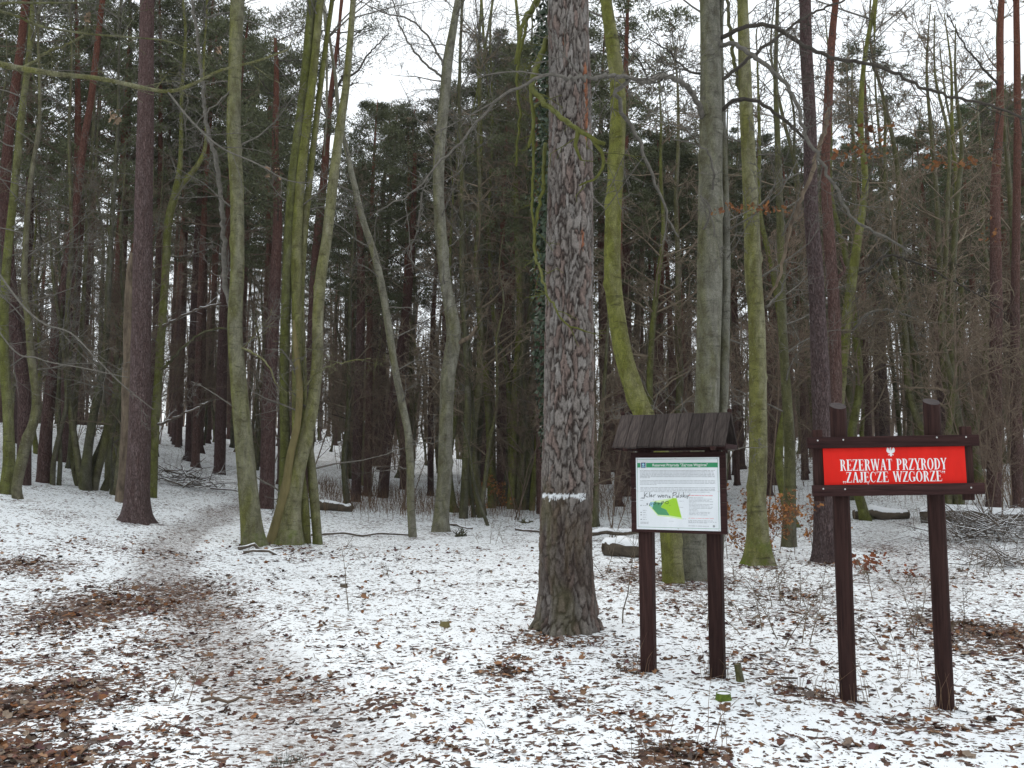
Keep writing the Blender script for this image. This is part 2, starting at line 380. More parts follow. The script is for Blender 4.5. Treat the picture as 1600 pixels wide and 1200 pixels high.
def rebase(root, p):
    """put a thing's origin at its foot; its parts were built in world coordinates"""
    root.location = p
    for ch in root.children: ch.location = (-p[0], -p[1], -p[2])
    return root
def copy_tree(o, parent=None):
    c = o.copy(); COL.objects.link(c)
    if parent is not None: c.parent = parent
    for ch in list(o.children): copy_tree(ch, c)
    return c
def box(mb, x0, x1, y0, y1, z0, z1, bev=0.0):
    if bev <= 0:
        V = [(x, y, z) for x in (x0, x1) for y in (y0, y1) for z in (z0, z1)]
        mb.add(V, [(0, 1, 3, 2), (4, 6, 7, 5), (0, 4, 5, 1), (2, 3, 7, 6), (0, 2, 6, 4), (1, 5, 7, 3)]); return
    # box with bevelled edges along its longest axis plus chamfered ends
    import bmesh
    bm = bmesh.new(); bmesh.ops.create_cube(bm, size=1.0)
    for v in bm.verts: v.co = Vector(((x0 + x1) / 2 + v.co.x * (x1 - x0), (y0 + y1) / 2 + v.co.y * (y1 - y0), (z0 + z1) / 2 + v.co.z * (z1 - z0)))
    bmesh.ops.bevel(bm, geom=bm.edges[:], offset=bev, segments=2, affect='EDGES', profile=0.6)
    bmesh.ops.triangulate(bm, faces=bm.faces[:])
    bm.verts.ensure_lookup_table(); bm.verts.index_update()
    mb.add([v.co[:] for v in bm.verts], None, [[v.index for v in f.verts] for f in bm.faces]); bm.free()
def catmull(P, step):
    P = np.asarray(P, float); out = []
    E = np.vstack([2 * P[0] - P[1], P, 2 * P[-1] - P[-2]])
    for i in range(1, len(E) - 2):
        a, b, c, d = E[i-1], E[i], E[i+1], E[i+2]
        k = max(1, int(np.linalg.norm((c - b)[:3]) / step))
        for t in np.arange(k) / k:
            out.append(0.5 * ((2*b) + (-a + c) * t + (2*a - 5*b + 4*c - d) * t*t + (-a + 3*b - 3*c + d) * t**3))
    out.append(E[-2]); return np.array(out)
def rough_tube(mb, P, r, n=16, amp=0.06, freq=3.0, flare=0.0, lobes=5, seed=0, cap=True, knots=0):
    """trunk-like tube: rings with noise, flared root lobes at its foot"""
    P = np.asarray(P, float); r = np.asarray(r, float); k = len(P)
    T = np.gradient(P, axis=0); T /= np.linalg.norm(T, axis=1, keepdims=True)
    ref = np.array([1.0, 0, 0]) if abs(T[:, 0]).mean() < 0.7 else np.array([0, 0, 1.0])
    A = np.cross(T, ref); A /= np.linalg.norm(A, axis=1, keepdims=True); C = np.cross(T, A)
    an = np.arange(n) * 2 * math.pi / n
    L = np.concatenate([[0], np.cumsum(np.linalg.norm(np.diff(P, axis=0), axis=1))])
    ca, sa = np.cos(an), np.sin(an)
    nz = fbm(ca[None] * 1.1 + seed, sa[None] * 1.1, L[:, None] * freq * 0.35, 60 + seed % 17, 3) - 0.5
    rr = r[:, None] * (1 + amp * 2 * nz)
    if knots:
        kg = np.random.default_rng(seed + 5)
        for q in range(int(L[-1] * knots)):
            l0, a0, am, sz = kg.uniform(.3, L[-1]), kg.uniform(0, 6.28), kg.uniform(.10, .28), kg.uniform(.05, .12)
            rr = rr * (1 + am * np.exp(-((L[:, None] - l0) / sz)**2 - (np.angle(np.exp(1j * (an[None] - a0))) / .45)**2))
    if flare > 0:
        ph = seed * 1.7
        lob = 0.5 + 0.5 * np.cos(lobes * an + ph + 1.3 * np.sin(an + ph))
        fl = np.exp(-L / (0.8 * flare))[:, None]
        lob2 = 0.5 + 0.5 * np.cos((lobes + 3) * an - ph * 2 + .8 * np.sin(2 * an)); fl2 = np.exp(-L / (0.28 * flare))[:, None]
        rr = rr * (1 + fl * (0.04 + 0.55 * lob[None]**2.5) + fl2 * .75 * (lob2[None]**3 * .6 + lob[None]**3))
    V = P[:, None, :] + rr[:, :, None] * (A[:, None] * ca[None, :, None] + C[:, None] * sa[None, :, None])
    i = np.arange(k - 1)[:, None]; j = np.arange(n)[None]
    Q = np.stack([i*n + j, i*n + (j+1) % n, (i+1)*n + (j+1) % n, (i+1)*n + j], -1).reshape(-1, 4)
    T3 = []
    V = V.reshape(-1, 3)
    if cap:
        V = np.vstack([V, P[-1] + T[-1] * r[-1] * 0.3, P[0]])
        T3 = [(( k-1)*n + a, (k-1)*n + (a+1) % n, k*n) for a in range(n)] + [((a+1) % n, a, k*n + 1) for a in range(n)]
    mb.add(V, Q, T3)

# ------------------------------------------------------------------ branching
def rvec(s=1.0): return np.array([random.gauss(0, s), random.gauss(0, s), random.gauss(0, s)])
def unit(v): return v / (np.linalg.norm(v) + 1e-9)
def limb(mb, p, d, L, r, depth, sides=5, gnarl=0.22, up=0.05, kids=(4, 7), ratio=0.5, spread=0.75, tips=None, rmin=0.003, k=5):
    """one branch with side branches, recursively"""
    P = [np.array(p, float)]; dd = unit(np.array(d, float)); seg = L / (k - 1)
    for i in range(k - 1):
        dd = unit(dd + rvec(gnarl) * 0.7 + np.array([0, 0, up])); P.append(P[-1] + dd * seg)
    P = np.array(P); rr = np.linspace(r, max(rmin, r * 0.25), k)
    mb.tube(P, rr, sides)
    if depth <= 0:
        if tips is not None: tips.append((P[-1], dd))
        return
    m = random.randint(*kids)
    for q in range(m):
        t = random.uniform(0.22, 1.0) * (k - 1); i = min(int(t), k - 2); f = t - i
        b = P[i] * (1 - f) + P[i+1] * f; ax = unit(P[i+1] - P[i])
        side = unit(np.cross(ax, rvec())); nd = unit(ax * (1 - spread * 0.5) + side * spread + np.array([0, 0, up * 2]))
        nl = L * ratio * random.uniform(0.6, 1.25) * (1.15 - 0.5 * t / (k - 1))
        limb(mb, b, nd, nl, max(rmin, (rr[i]) * 0.55), depth - 1, 3 if sides <= 4 else sides - 1, gnarl, up, kids, ratio, spread, tips, rmin, max(3, k - 1))
def twigs_on(mb, P, r, every=0.35, L=0.7, depth=1, up=0.04, r0=0.008, skip=0.15, kids=(3, 6), spread=0.8, rmin=0.0028):
    P = np.asarray(P, float); S = np.concatenate([[0], np.cumsum(np.linalg.norm(np.diff(P, axis=0), axis=1))])
    s = S[-1] * skip
    while s < S[-1]:
        i = min(np.searchsorted(S, s), len(P) - 1); i = max(i, 1)
        ax = unit(P[i] - P[i-1]); side = unit(np.cross(ax, rvec()))
        limb(mb, P[i], unit(ax * 0.6 + side * spread + np.array([0, 0, up * 2])), L * random.uniform(0.5, 1.3) * (1.1 - 0.5 * s / S[-1]), min(r0, r[i] * 0.7), depth, 3, 0.2, up, kids, 0.5, spread, None, rmin, 4)
        s += every * random.uniform(0.4, 1.6)
def needle_mesh(centres, radii, per, ln=(0.10, 0.20), wd=0.03, squash=0.6, seed=0):
    g = np.random.default_rng(seed); c = np.repeat(np.asarray(centres), per, 0); rad = np.repeat(np.asarray(radii), per)
    N = len(c); d = g.normal(size=(N, 3)); d /= np.linalg.norm(d, axis=1, keepdims=True)
    p = c + d * (rad * g.uniform(0.15, 1.0, N)**0.6)[:, None] * np.array([1, 1, squash])
    a = d + g.normal(size=(N, 3)) * 0.6 + np.array([0, 0, .35]); a /= np.linalg.norm(a, axis=1, keepdims=True)
    s = np.cross(a, g.normal(size=(N, 3))); s /= np.linalg.norm(s, axis=1, keepdims=True) + 1e-9
    l = g.uniform(*ln, N)[:, None]; w_ = (wd * g.uniform(.6, 1.3, N))[:, None]
    V = np.stack([p - s * w_ * .5, p + s * w_ * .5, p + a * l], 1).reshape(-1, 3)
    return V, np.arange(N * 3).reshape(-1, 3)

# ------------------------------------------------------------------ GROUND
def make_ground():
    fr = np.linspace(R(-52), R(52), 540); bk = np.linspace(R(52), R(308), 66)[1:-1]
    an = np.concatenate([fr, bk]); n = len(an)
    rad = [0.9]
    while rad[-1] < 320: rad.append(rad[-1] * 1.0125 + 0.003)
    rad = np.array(rad); k = len(rad)
    X = rad[:, None] * np.sin(an)[None]; Y = rad[:, None] * np.cos(an)[None]
    Z = ground_z(X, Y)
    V = np.stack([X, Y, Z], -1).reshape(-1, 3)
    i = np.arange(k - 1)[:, None]; j = np.arange(n)[None]
    Q = np.stack([i*n + j, (i+1)*n + j, (i+1)*n + (j+1) % n, i*n + (j+1) % n], -1).reshape(-1, 4)
    V = np.vstack([V, [0, 0, gz(0, 0)]]); T = [(a, (a+1) % n, k*n) for a in range(n)]
    mb = MB(); mb.add(V, Q, T)
    me = mb.mesh('ground'); me.materials.append(M['ground'])
    lit = litter(V[:, 0], V[:, 1]); tr = trail(V[:, 0], V[:, 1])
    a = me.color_attributes.new('mask', 'FLOAT_COLOR', 'POINT')
    a.data.foreach_set('color', np.stack([lit, tr, lit * 0, lit * 0 + 1], 1).astype(np.float32).ravel())
    return tag(obj('ground', me), 'thin snow over brown leaf litter on the woodland floor', None, None, 'structure')
make_ground()

LEAFC = np.array([(.17, .125, .095), (.13, .10, .085), (.21, .16, .12), (.085, .038, .026), (.15, .068, .036), (.20, .105, .055), (.115, .055, .042), (.06, .036, .028), (.25, .145, .085), (.19, .078, .03), (.10, .05, .05)])
def leaf_mesh(name, pos, nrm_j, size, label, kind='stuff', parent=None, cols=LEAFC, lift=1.0, cat='leaves', upright=0.35, seed=3):
    g = np.random.default_rng(seed); N = len(pos)
    yaw = g.uniform(0, 2*math.pi, N); u = np.stack([np.cos(yaw), np.sin(yaw), g.normal(0, upright, N)], 1); u /= np.linalg.norm(u, axis=1, keepdims=True)
    nn = np.stack([g.normal(0, nrm_j, N), g.normal(0, nrm_j, N), np.ones(N)], 1); s = np.cross(nn, u); s /= np.linalg.norm(s, axis=1, keepdims=True); nn = np.cross(u, s)
    L = size * np.clip(g.lognormal(-.05, .38, N), .35, 2.1); W = L * g.uniform(.28, .42, N); cu = L * g.uniform(-.12, .30, N); fo = L * g.uniform(-.05, .18, N)
    def pt(a, b, c): return pos + u * (a * L)[:, None] + s * (b * W)[:, None] + nn * c[:, None]
    z0 = np.zeros(N)
    # lobed outline folded along the midrib
    V = np.stack([pt(-.5, 0, cu), pt(-.18, 0, z0), pt(.18, 0, z0), pt(.55, 0, cu * .8), pt(-.28, 1, fo + cu*.4), pt(.02, .62, fo*.6), pt(.25, .95, fo + cu*.3), pt(-.28, -1, fo + cu*.4), pt(.02, -.62, fo*.6), pt(.25, -.95, fo + cu*.3)], 1)
    b = (np.arange(N) * 10)[:, None, None]
    T = np.array([(0, 1, 4), (1, 5, 4), (1, 2, 5), (2, 6, 5), (2, 3, 6), (0, 7, 1), (1, 7, 8), (1, 8, 2), (2, 8, 9), (2, 9, 3)])
    mb = MB(); mb.add(V.reshape(-1, 3), None, (T[None] + b).reshape(-1, 3))
    c = cols[g.integers(0, len(cols), N)] * g.uniform(.55, 1.45, (N, 1))
    o = mb.build(name, 'leaf', parent, False, np.repeat(c, 10, 0))
    if parent is None: tag(o, label, cat, None, kind)
    elif kind: o['kind'] = kind
    return o
def scatter_leaves():
    out = []
    for (r0, r1, dens, sz) in ((2.6, 6.5, 1250, .043), (6.5, 11, 800, .047), (11, 19, 240, .060)):
        area = (r1*r1 - r0*r0) * R(39); n = int(area * dens)
        r = np.sqrt(rng.uniform(r0*r0, r1*r1, n)); a = rng.uniform(R(-39), R(39), n)
        x, y = r * np.sin(a), r * np.cos(a)
        p = litter(x, y)
        # leaves gather in little drifts
        cl = sstep(0.40, 0.68, fbm(x * 4.5, y * 4.5, 0.1, 71, 2))
        acc = rng.uniform(0, 1, n) < np.clip(p * (0.22 + 0.9 * cl) * 0.9, 0, 1) * (1 - .5 * trail(x, y))
        x, y = x[acc], y[acc]; z = ground_z(x, y) + rng.uniform(-.012, .012, len(x)) + .012 * sstep(.5, 1, p[acc])
        out.append((np.stack([x, y, z], 1), sz))
    for i, (p, sz) in enumerate(out):
        leaf_mesh('leaf_litter', p, .38, sz, ['brown oak and beech leaves lying loose on the snow of the near ground', 'brown leaves scattered over the snow around the sign posts and thick pine', 'small brown leaves scattered on the snow further into the wood'][i], seed=5 + i)
    # fine twigs and crumbs poking through
    mb = MB(); n = 5200
    r = np.sqrt(rng.uniform(2.6**2, 15**2, n)) ; a = rng.uniform(R(-39), R(39), n); x, y = r * np.sin(a), r * np.cos(a)
    k = rng.uniform(0, 1, n) < (0.25 + 1.2 * litter(x, y)); x, y = x[k], y[k]
    zz = ground_z(x, y) + .006
    for px, py, z in zip(x, y, zz):
        yaw = random.uniform(0, 6.28); L = random.uniform(.03, .16); t = random.uniform(-.12, .25)
        d = np.array([math.cos(yaw), math.sin(yaw), t]); p = np.array([px, py, 0])
        q = p + d * L; P = np.array([p + [0, 0, z], (p + q) / 2 + [0, 0, z + random.uniform(0, .012)], q + [0, 0, z]])
        rr = random.uniform(.0016, .0036); mb.tube(P, [rr, rr, rr * .6], 3)
    tag(mb.build('twig_litter', 'twig_brown', None), 'fine broken twigs strewn over snow and leaves', 'twigs', None, 'stuff')
scatter_leaves()

# ------------------------------------------------------------------ THE THICK PLATED PINE
def big_pine():
    base = to_ground(884, 984); Y = base[1]
    root = thing('pine_tree', 'thick pine with cracked grey bark plates and a white paint mark', 'tree', (0, 0, 0))
    ctr = [(884, 990), (886, 940), (884, 850), (888, 700), (889, 560), (890, 400), (891, 200), (887, 0), (884, -160), (880, -400), (884, -900), (880, -1500)]
    P = np.array([at(x, y, Y) for x, y in ctr]); P[0, 2] = base[2] - .12
    P = catmull(P, 0.03); Z = P[:, 2]; h = Z - base[2]
    zr = np.array([-.2, 0.0, .12, .35, .9, 1.5, 2.6, 3.8, 5.1, 6.5, 9, 13.5, 17]); wr = np.array([.315, .308, .285, .268, .254, .247, .237, .232, .217, .20, .17, .11, .05])
    # fine rings where the camera looks, coarse above
    s_lo = np.arange(P[0, 2], base[2] + 7.0, .0125); s_hi = np.arange(base[2] + 7.0, P[-1, 2], .3)
    def rings(zs, n, fine):
        cx = np.interp(zs, Z, P[:, 0]); cy = np.interp(zs, Z, P[:, 1]); hh = zs - base[2]; r = np.interp(hh, zr, wr)
        th = np.arange(n) * 2 * math.pi / n
        TH, HH = np.meshgrid(th, hh); RR = np.repeat(r[:, None], n, 1)
        lob = .5 + .5 * np.cos(6 * TH + 1.2 * np.sin(TH) + .6); RR = RR * (1 + np.exp(-np.maximum(HH, 0) / .16) * (.01 + .24 * lob**3))
        RR = RR * (1 + .05 * (fbm(np.cos(TH) * 1.5, np.sin(TH) * 1.5, HH * 1.2, 80, 2) - .5))
        tint = None
        if fine:
            NC = 26; cw = 2 * math.pi / NC; ch = .175
            wx = (fbm(np.cos(TH) * 2.6, np.sin(TH) * 2.6, HH * 3.2, 81, 4) - .5); wy = (fbm(np.cos(TH) * 5, np.sin(TH) * 5, HH * 3, 85, 4) - .5)
            U = TH / cw + wx * 3.0; W = HH / ch + wy * 2.2
            ui, wi = np.floor(U), np.floor(W); f1 = np.full(U.shape, 9.0); f2 = f1.copy(); idc = np.zeros(U.shape); id2 = idc.copy()
            for a in (-1, 0, 1):
                for b in (-1, 0, 1):
                    gi = np.mod(ui + a, NC); gj = wi + b; z_ = np.zeros_like(gi)
                    jx = _h(gi, gj, z_, 1); jy = _h(gi, gj, z_, 2)
                    d = np.abs(ui + a + jx - U)**1.3 + np.abs((gj + jy - W) * .8)**1.3; c = _h(gi, gj, z_, 3); c2 = _h(gi, gj, z_, 4)
                    new = d < f1; f2 = np.where(new, f1, np.minimum(f2, d)); idc = np.where(new, c, idc); id2 = np.where(new, c2, id2); f1 = np.where(new, d, f1)
            fine_n = fbm(np.cos(TH) * 20, np.sin(TH) * 20, HH * 38, 90, 4); mid_n = fbm(np.cos(TH) * 7, np.sin(TH) * 7, HH * 9, 190, 3)
            e = f2 - f1 + (fine_n - .5) * .16; plate = sstep(.0, .16 + .26 * mid_n, e) * (1 - .55 * sstep(.58, .72, fbm(np.cos(TH) * 11, np.sin(TH) * 11, HH * 5, 196, 3)))
            low = sstep(1.55, 1.15, HH + (fbm(np.cos(TH) * 3, np.sin(TH) * 3, HH * 2, 93, 2) - .5) * .5); foot = sstep(.55, .2, HH)
            amp = 1 - .15 * low * (1 - foot)
            RR = RR + amp * (plate * .024 + plate * (idc - .5) * .010) + (fine_n - .5) * .014
            ridge = (fbm(np.cos(TH) * 12, np.sin(TH) * 12, HH * 2.5, 96, 3) - .5); RR = RR + low * ridge * .022
            grey = np.array([.185, .163, .148]); pink = np.array([.17, .128, .112]); pale = np.array([.205, .187, .173]); crack = np.array([.036, .027, .023])
            C = grey[None, None] * np.ones(U.shape + (1,)); C = C + (pink - grey) * sstep(.62, .85, idc)[..., None] + (pale - grey) * sstep(.30, .1, idc)[..., None]
            C = C * (.86 + .28 * id2)[..., None] * (.62 + .76 * fine_n)[..., None] * (.75 + .5 * mid_n)[..., None]
            C = crack + (C - crack) * plate[..., None]
            lowc = np.array([.062, .046, .038]) + (np.array([.105, .078, .050]) - np.array([.062, .046, .038])) * sstep(.45, .7, fbm(np.cos(TH) * 4, np.sin(TH) * 4, HH * 2.2, 99, 3))[..., None]
            lowc = lowc * (.55 + .8 * fine_n + .5 * ridge)[..., None]
            C = C + (lowc - C) * (low * (1 - .6 * foot) * .62)[..., None]
            mossy = sstep(.5, .7, fbm(np.cos(TH) * 2, np.sin(TH) * 2, HH * 1.5, 102, 2)) * sstep(.5, -.6, np.cos(TH - R(20)))
            C = C + (np.array([.10, .095, .05]) - C) * (mossy * .5 * low)[..., None]
            # camera side is theta = 270 deg; flaked orange bark and the white forestry mark
            wrap = lambda t: np.angle(np.exp(1j * t))
            def spot(tc, hc, tw, hw): return sstep(1.15, .75, np.hypot(wrap(TH - R(tc)) / R(tw), (HH - hc) / hw) + (fine_n - .5) * .9)
            org = np.maximum.reduce([spot(318, 5.62, 8, .32), spot(316, 5.85, 7, .15), spot(313, 5.30, 7, .22), spot(252, 6.25, 4, .08), spot(300, 4.05, 4, .12)])
            C = C + (np.array([.30, .105, .045]) - C) * (org * plate * .85)[..., None]
            lens = wrap(TH - R(253)); band = (np.abs(lens) < R(58)) & (HH > 1.345 + .10 * (mid_n - .5) + .05 * (fine_n - .5)) & (HH < 1.39 + .06 * (fine_n - .5)) & (plate * .9 + fine_n * .6 > .40)
            C = np.where(band[..., None], np.array([.72, .74, .76]), C)
            tint = np.clip(C, 0.01, 1).reshape(-1, 3)
        V = np.stack([cx[:, None] + RR * np.cos(TH), cy[:, None] + RR * np.sin(TH), np.repeat(zs[:, None], n, 1)], -1).reshape(-1, 3)
        k = len(zs); i = np.arange(k - 1)[:, None]; j = np.arange(n)[None]
        return V, np.stack([i*n + j, i*n + (j+1) % n, (i+1)*n + (j+1) % n, (i+1)*n + j], -1).reshape(-1, 4), tint
    V, Q, tint = rings(s_lo, 168, True); mb = MB(); mb.add(V, Q); mb.build('trunk', 'bigpine', root, True, tint)
    V, Q, _ = rings(np.concatenate([[s_lo[-1] - .02], s_hi]), 24, False); mb = MB(); mb.add(V, Q); mb.build('upper_trunk', 'pine_near', root)
    tips = []
    top = np.array([np.interp(base[2] + 11, Z, P[:, 0]), Y, base[2] + 11])
    for q in range(26):
        zz = base[2] + random.uniform(9.5, 16.5); a = random.uniform(0, 6.28)
        p = np.array([np.interp(zz, Z, P[:, 0]), np.interp(zz, Z, P[:, 1]), zz])
        br = MB(); limb(br, p, (math.cos(a), math.sin(a), .25), random.uniform(1.4, 3.0), .05, 1, 5, .2, .05, (3, 5), .5, .7, tips); br.build('branch', 'branch_dark', root)
    V, T = needle_mesh([t[0] for t in tips], [random.uniform(.4, .65) for _ in tips], 90, seed=4); mb = MB(); mb.add(V, None, T); mb.build('crown', 'needles', root)
    rebase(root, (base[0], Y, gz(base[0], Y)))
big_pine()

# ------------------------------------------------------------------ TREES TRACED STEM BY STEM (pixel columns turned into real places)
def trunk_from(stem, Y, zbase=None):
    """stem: (px, py, width px) from foot to top, in the plane at distance Y"""
    P = np.array([at(x, y, Y) for x, y, w_ in stem]); r = np.array([w_ * .46 * Y / F for x, y, w_ in stem])
    if zbase is not None: P[0, 2] = min(P[0, 2], zbase) ; P = np.vstack([P[0] - [0, 0, .2], P]); r = np.concatenate([[r[0]], r])
    PR = np.concatenate([P, r[:, None]], 1); return catmull(PR, .10)
def stem_tree(name, label, stems, mat, height=15, cat='tree', group=None, Yd=None, crown='bare', flare=.25, twig=0.0, seed=None, branches=(), nside=18, amp=.05, mats=None, offs=None):
    b = to_ground(*stems[0][0][:2]) if Yd is None else at(stems[0][0][0], stems[0][0][1], Yd)
    Y = b[1]; root = thing(name, label, cat, (0, 0, 0), 0, group)
    limbs = []; tips = []; sd_ = seed if seed is not None else int(stems[0][0][0])
    random.seed(sd_)
    for si, st in enumerate(stems):
        yo = Y + (offs[si] if offs else si * .12)
        low = st[0][1] > 700
        zb = gz(at(st[0][0], st[0][1], yo)[0], yo) if low else None
        PR = trunk_from(st, yo, zb); P, r = PR[:, :3], np.maximum(PR[:, 3], .006)
        mb = MB(); rough_tube(mb, P, r, nside, amp + .02, 3.0, flare if low else 0, 5, sd_ + si, True, 1.2 if not crown.startswith('pine') else 0)
        open_top = st[-1][1] <= 30
        if open_top:
            # the stem goes on above the picture's edge
            dirv = unit(P[-1] - P[-8]); q = P[-1].copy(); zt = b[2] + height * random.uniform(.85, 1.0); up = []; rr = []
            n_ = max(4, int((zt - q[2]) / .9))
            for i in range(n_ + 1):
                up.append(q.copy()); rr.append(r[-1] * (1 - i / n_) + .015)
                dirv = unit(dirv + rvec(.06) + np.array([0, 0, .10])); q = q + dirv * ((zt - P[-1][2]) / n_)
            up = np.array(up); rough_tube(mb, up, np.array(rr), 10, .04, 2.0, 0, 5, 3, True)
            if crown == 'bare':
                for z_ in range(6):
                    br = MB()
                    i = random.randint(1, len(up) - 1); a = random.uniform(0, 6.28)
                    limb(br, up[i], (math.cos(a), math.sin(a), .7), random.uniform(1.5, 3.2), rr[i] * .5 + .008, 2, 5, .2, .06, (3, 5), .5, .7, None, .004); limbs.append(br)
            elif crown == 'pine':
                for z_ in range(12):
                    br = MB(); i = random.randint(len(up) // 2, len(up) - 1); a = random.uniform(0, 6.28)
                    limb(br, up[i], (math.cos(a), math.sin(a), .3), random.uniform(1.0, 2.4), rr[i] * .4 + .01, 1, 5, .2, .05, (3, 5), .5, .7, tips); limbs.append(br)
        if crown == 'pine_top':
            for z_ in range(20):
                i = int(len(P) * (1 - .42 * (z_ + random.random()) / 20)) - 1; a = random.uniform(0, 6.28); br = MB(); limbs.append(br)
                limb(br, P[i], (math.cos(a), math.sin(a), .3), random.uniform(.7, 2.3), .022, 1, 4, .2, .06, (3, 5), .45, .75, tips, .005)
        mb.build('trunk', mats[si] if mats else mat, root)
        if twig:
            S = np.linspace(0.25, .97, max(3, int(twig * len(P) * .13)))
            for t in S:
                i = int(t * (len(P) - 1)); a = random.uniform(0, 6.28); br = MB(); limbs.append(br)
                limb(br, P[i], (math.cos(a), math.sin(a), .45), random.uniform(.8, 2.4), min(.02, r[i] * .3), 3, 4, .22, .02, (3, 4), .5, .75, None, .0045)
    for br in limbs: br.build('branch', 'branch_dark' if crown.startswith('pine') else 'branch_grey', root)
    if tips:
        V, T = needle_mesh([t[0] for t in tips], [random.uniform(.4, .65) for _ in tips], 80, seed=sd_); mb = MB(); mb.add(V, None, T); mb.build('crown', 'needles', root)
    for (pl, w0, w1, bm, tw) in branches:
        # traced branch: pl = (px, py, distance offset), widths in px
        Pb = catmull(np.array([np.append(at(x, y, Y + dy), 0) for x, y, dy in pl]), .08)[:, :3]; rb = np.linspace(w0, w1, len(Pb)) * .42 * Y / F
        Pb[1:-1] += np.random.default_rng(sd_).normal(0, .013, Pb[1:-1].shape)
        mb = MB(); rough_tube(mb, Pb, rb, 8, .08, 6, 0, 5, 2)
        if tw: twigs_on(mb, Pb, rb, .22 / tw, 1.0, 2, .02, .010, .10, (3, 5), .8, .0042)
        mb.build('branch', bm, root)
    rebase(root, (b[0], Y, gz(b[0], Y))); return root, Y

T_ = stem_tree
T_('pine_tree', 'purple brown pine with straight scaly trunk beside the trodden trail', [[(213, 815, 50), (214, 790, 42), (217, 700, 37), (220, 560, 33), (223, 400, 31), (227, 200, 28), (229, 60, 25), (230, 0, 24)]], 'pine_near', 17, crown='pine', flare=.35, nside=28, amp=.035)
T_('dead_snag', 'pale barkless dead snag pocked with holes beside the purple brown pine', [[(190, 785, 20), (194, 720, 17), (198, 640, 16), (200, 520, 16), (202, 430, 13), (205, 395, 5)]], 'deadwood', crown='none', flare=.2, amp=.26)
T_('beech_tree', 'olive green beech with single curved trunk left of the multi stemmed clump', [[(396, 852, 38), (391, 800, 34), (382, 700, 31), (374, 610, 28), (367, 510, 25), (371, 420, 24), (370, 300, 23), (365, 200, 23), (368, 90, 23), (371, 0, 24)]],
   'beech', 15, flare=.28, twig=.5, nside=24,
   branches=[([(368, 505, 0), (352, 440, .2), (348, 340, .3), (338, 250, .4), (322, 190, .5), (312, 90, .7), (300, 0, .8)], 11, 6, 'branch_grey', .35),
             ([(372, 130, 0), (330, 170, -.3), (290, 200, -.5), (300, 120, -.6)], 3, 1, 'branch_grey', .5),
             ([(370, 540, 0), (400, 555, -.2), (420, 570, -.3), (432, 600, -.3)], 5, 2, 'beech', .3)])
T_('beech_tree', 'olive green beech clump of several stems with mossy foot and gnarled dead stem',
   [[(447, 850, 58), (452, 800, 40), (462, 740, 30), (476, 690, 25), (489, 630, 21), (496, 560, 19), (497, 490, 19), (503, 420, 19), (511, 370, 18), (521, 280, 17), (531, 200, 15), (540, 140, 13), (549, 40, 11), (552, 0, 10)],
    [(444, 846, 26), (445, 760, 20), (446, 700, 17), (444, 600, 16), (448, 450, 17), (452, 380, 18), (458, 280, 18), (469, 190, 17), (479, 100, 17), (488, 0, 16)],
    [(462, 800, 14), (463, 660, 15), (464, 520, 17), (463, 400, 17), (468, 300, 16), (480, 190, 15), (492, 90, 14), (500, 0, 13)],
    [(478, 848, 16), (476, 790, 15), (470, 720, 13), (474, 600, 12), (470, 480, 12), (474, 380, 13), (484, 280, 11), (493, 200, 10), (505, 100, 9), (519, 0, 8)],
    [(497, 826, 15), (491, 780, 16), (486, 720, 14), (482, 680, 11), (486, 640, 9)],
    [(424, 844, 20), (436, 800, 15), (447, 756, 14), (453, 715, 13), (465, 660, 12), (468, 610, 12), (465, 570, 10), (461, 530, 8), (459, 500, 3)]],
   'beech', 15, flare=.3, twig=.25, nside=20, offs=[0, .15, .1, .3, .35, -.22], mats=['beech', 'beech_green', 'beech_green', 'beech_green', 'beech', 'deadmoss'],
   branches=[([(469, 616, 0), (480, 600, -.2), (500, 580, -.3), (540, 565, -.4), (580, 560, -.5)], 4, 1.5, 'beech', .4),
             ([(463, 585, 0), (452, 560, -.2), (440, 548, -.2), (425, 545, -.3)], 5, 2, 'branch_grey', .3)])
T_('slender_tree', 'slender leaning grey green tree with a kinked trunk', [[(645, 840, 15), (642, 790, 13), (641, 730, 13), (638, 680, 13), (628, 630, 13), (618, 580, 12), (607, 510, 13), (597, 450, 13), (584, 395, 12), (566, 340, 11), (554, 290, 10), (545, 250, 9), (530, 180, 7), (524, 120, 6), (512, 40, 4), (505, 0, 3)]],
   'beech_grey', 10, flare=.1, twig=.9, branches=[([(642, 690, 0), (670, 692, -.1), (690, 688, -.2)], 3, 1, 'branch_grey', .6), ([(641, 735, 0), (620, 728, -.1), (602, 735, -.2)], 3, 1, 'branch_grey', .6)])
T_('beech_tree', 'grey green beech with sinuous trunk and a broken side stub', [[(688, 831, 32), (690, 800, 26), (695, 740, 24), (697, 660, 24), (700, 590, 25), (709, 530, 25), (705, 490, 22), (696, 440, 20), (691, 390, 20), (685, 300, 19), (687, 230, 20), (693, 170, 18), (699, 100, 18), (707, 50, 14), (716, 0, 12)]],
   'beech_grey', 15, flare=.22, twig=.7, nside=22,
   branches=[([(712, 538, 0), (728, 530, -.1), (738, 522, -.1), (745, 510, -.1)], 9, 6, 'deadwood', 0),
             ([(697, 110, 0), (670, 60, -.3), (640, 30, -.5), (600, 20, -.8), (560, 0, -1)], 5, 2, 'branch_grey', .5),
             ([(690, 120, 0), (655, 90, .2), (625, 40, .4), (610, -20, .6)], 5, 2, 'branch_grey', .5),
             ([(690, 440, 0), (660, 425, .1), (640, 400, .2), (655, 350, .3), (658, 300, .3)], 4, 1.5, 'branch_grey', .5)])
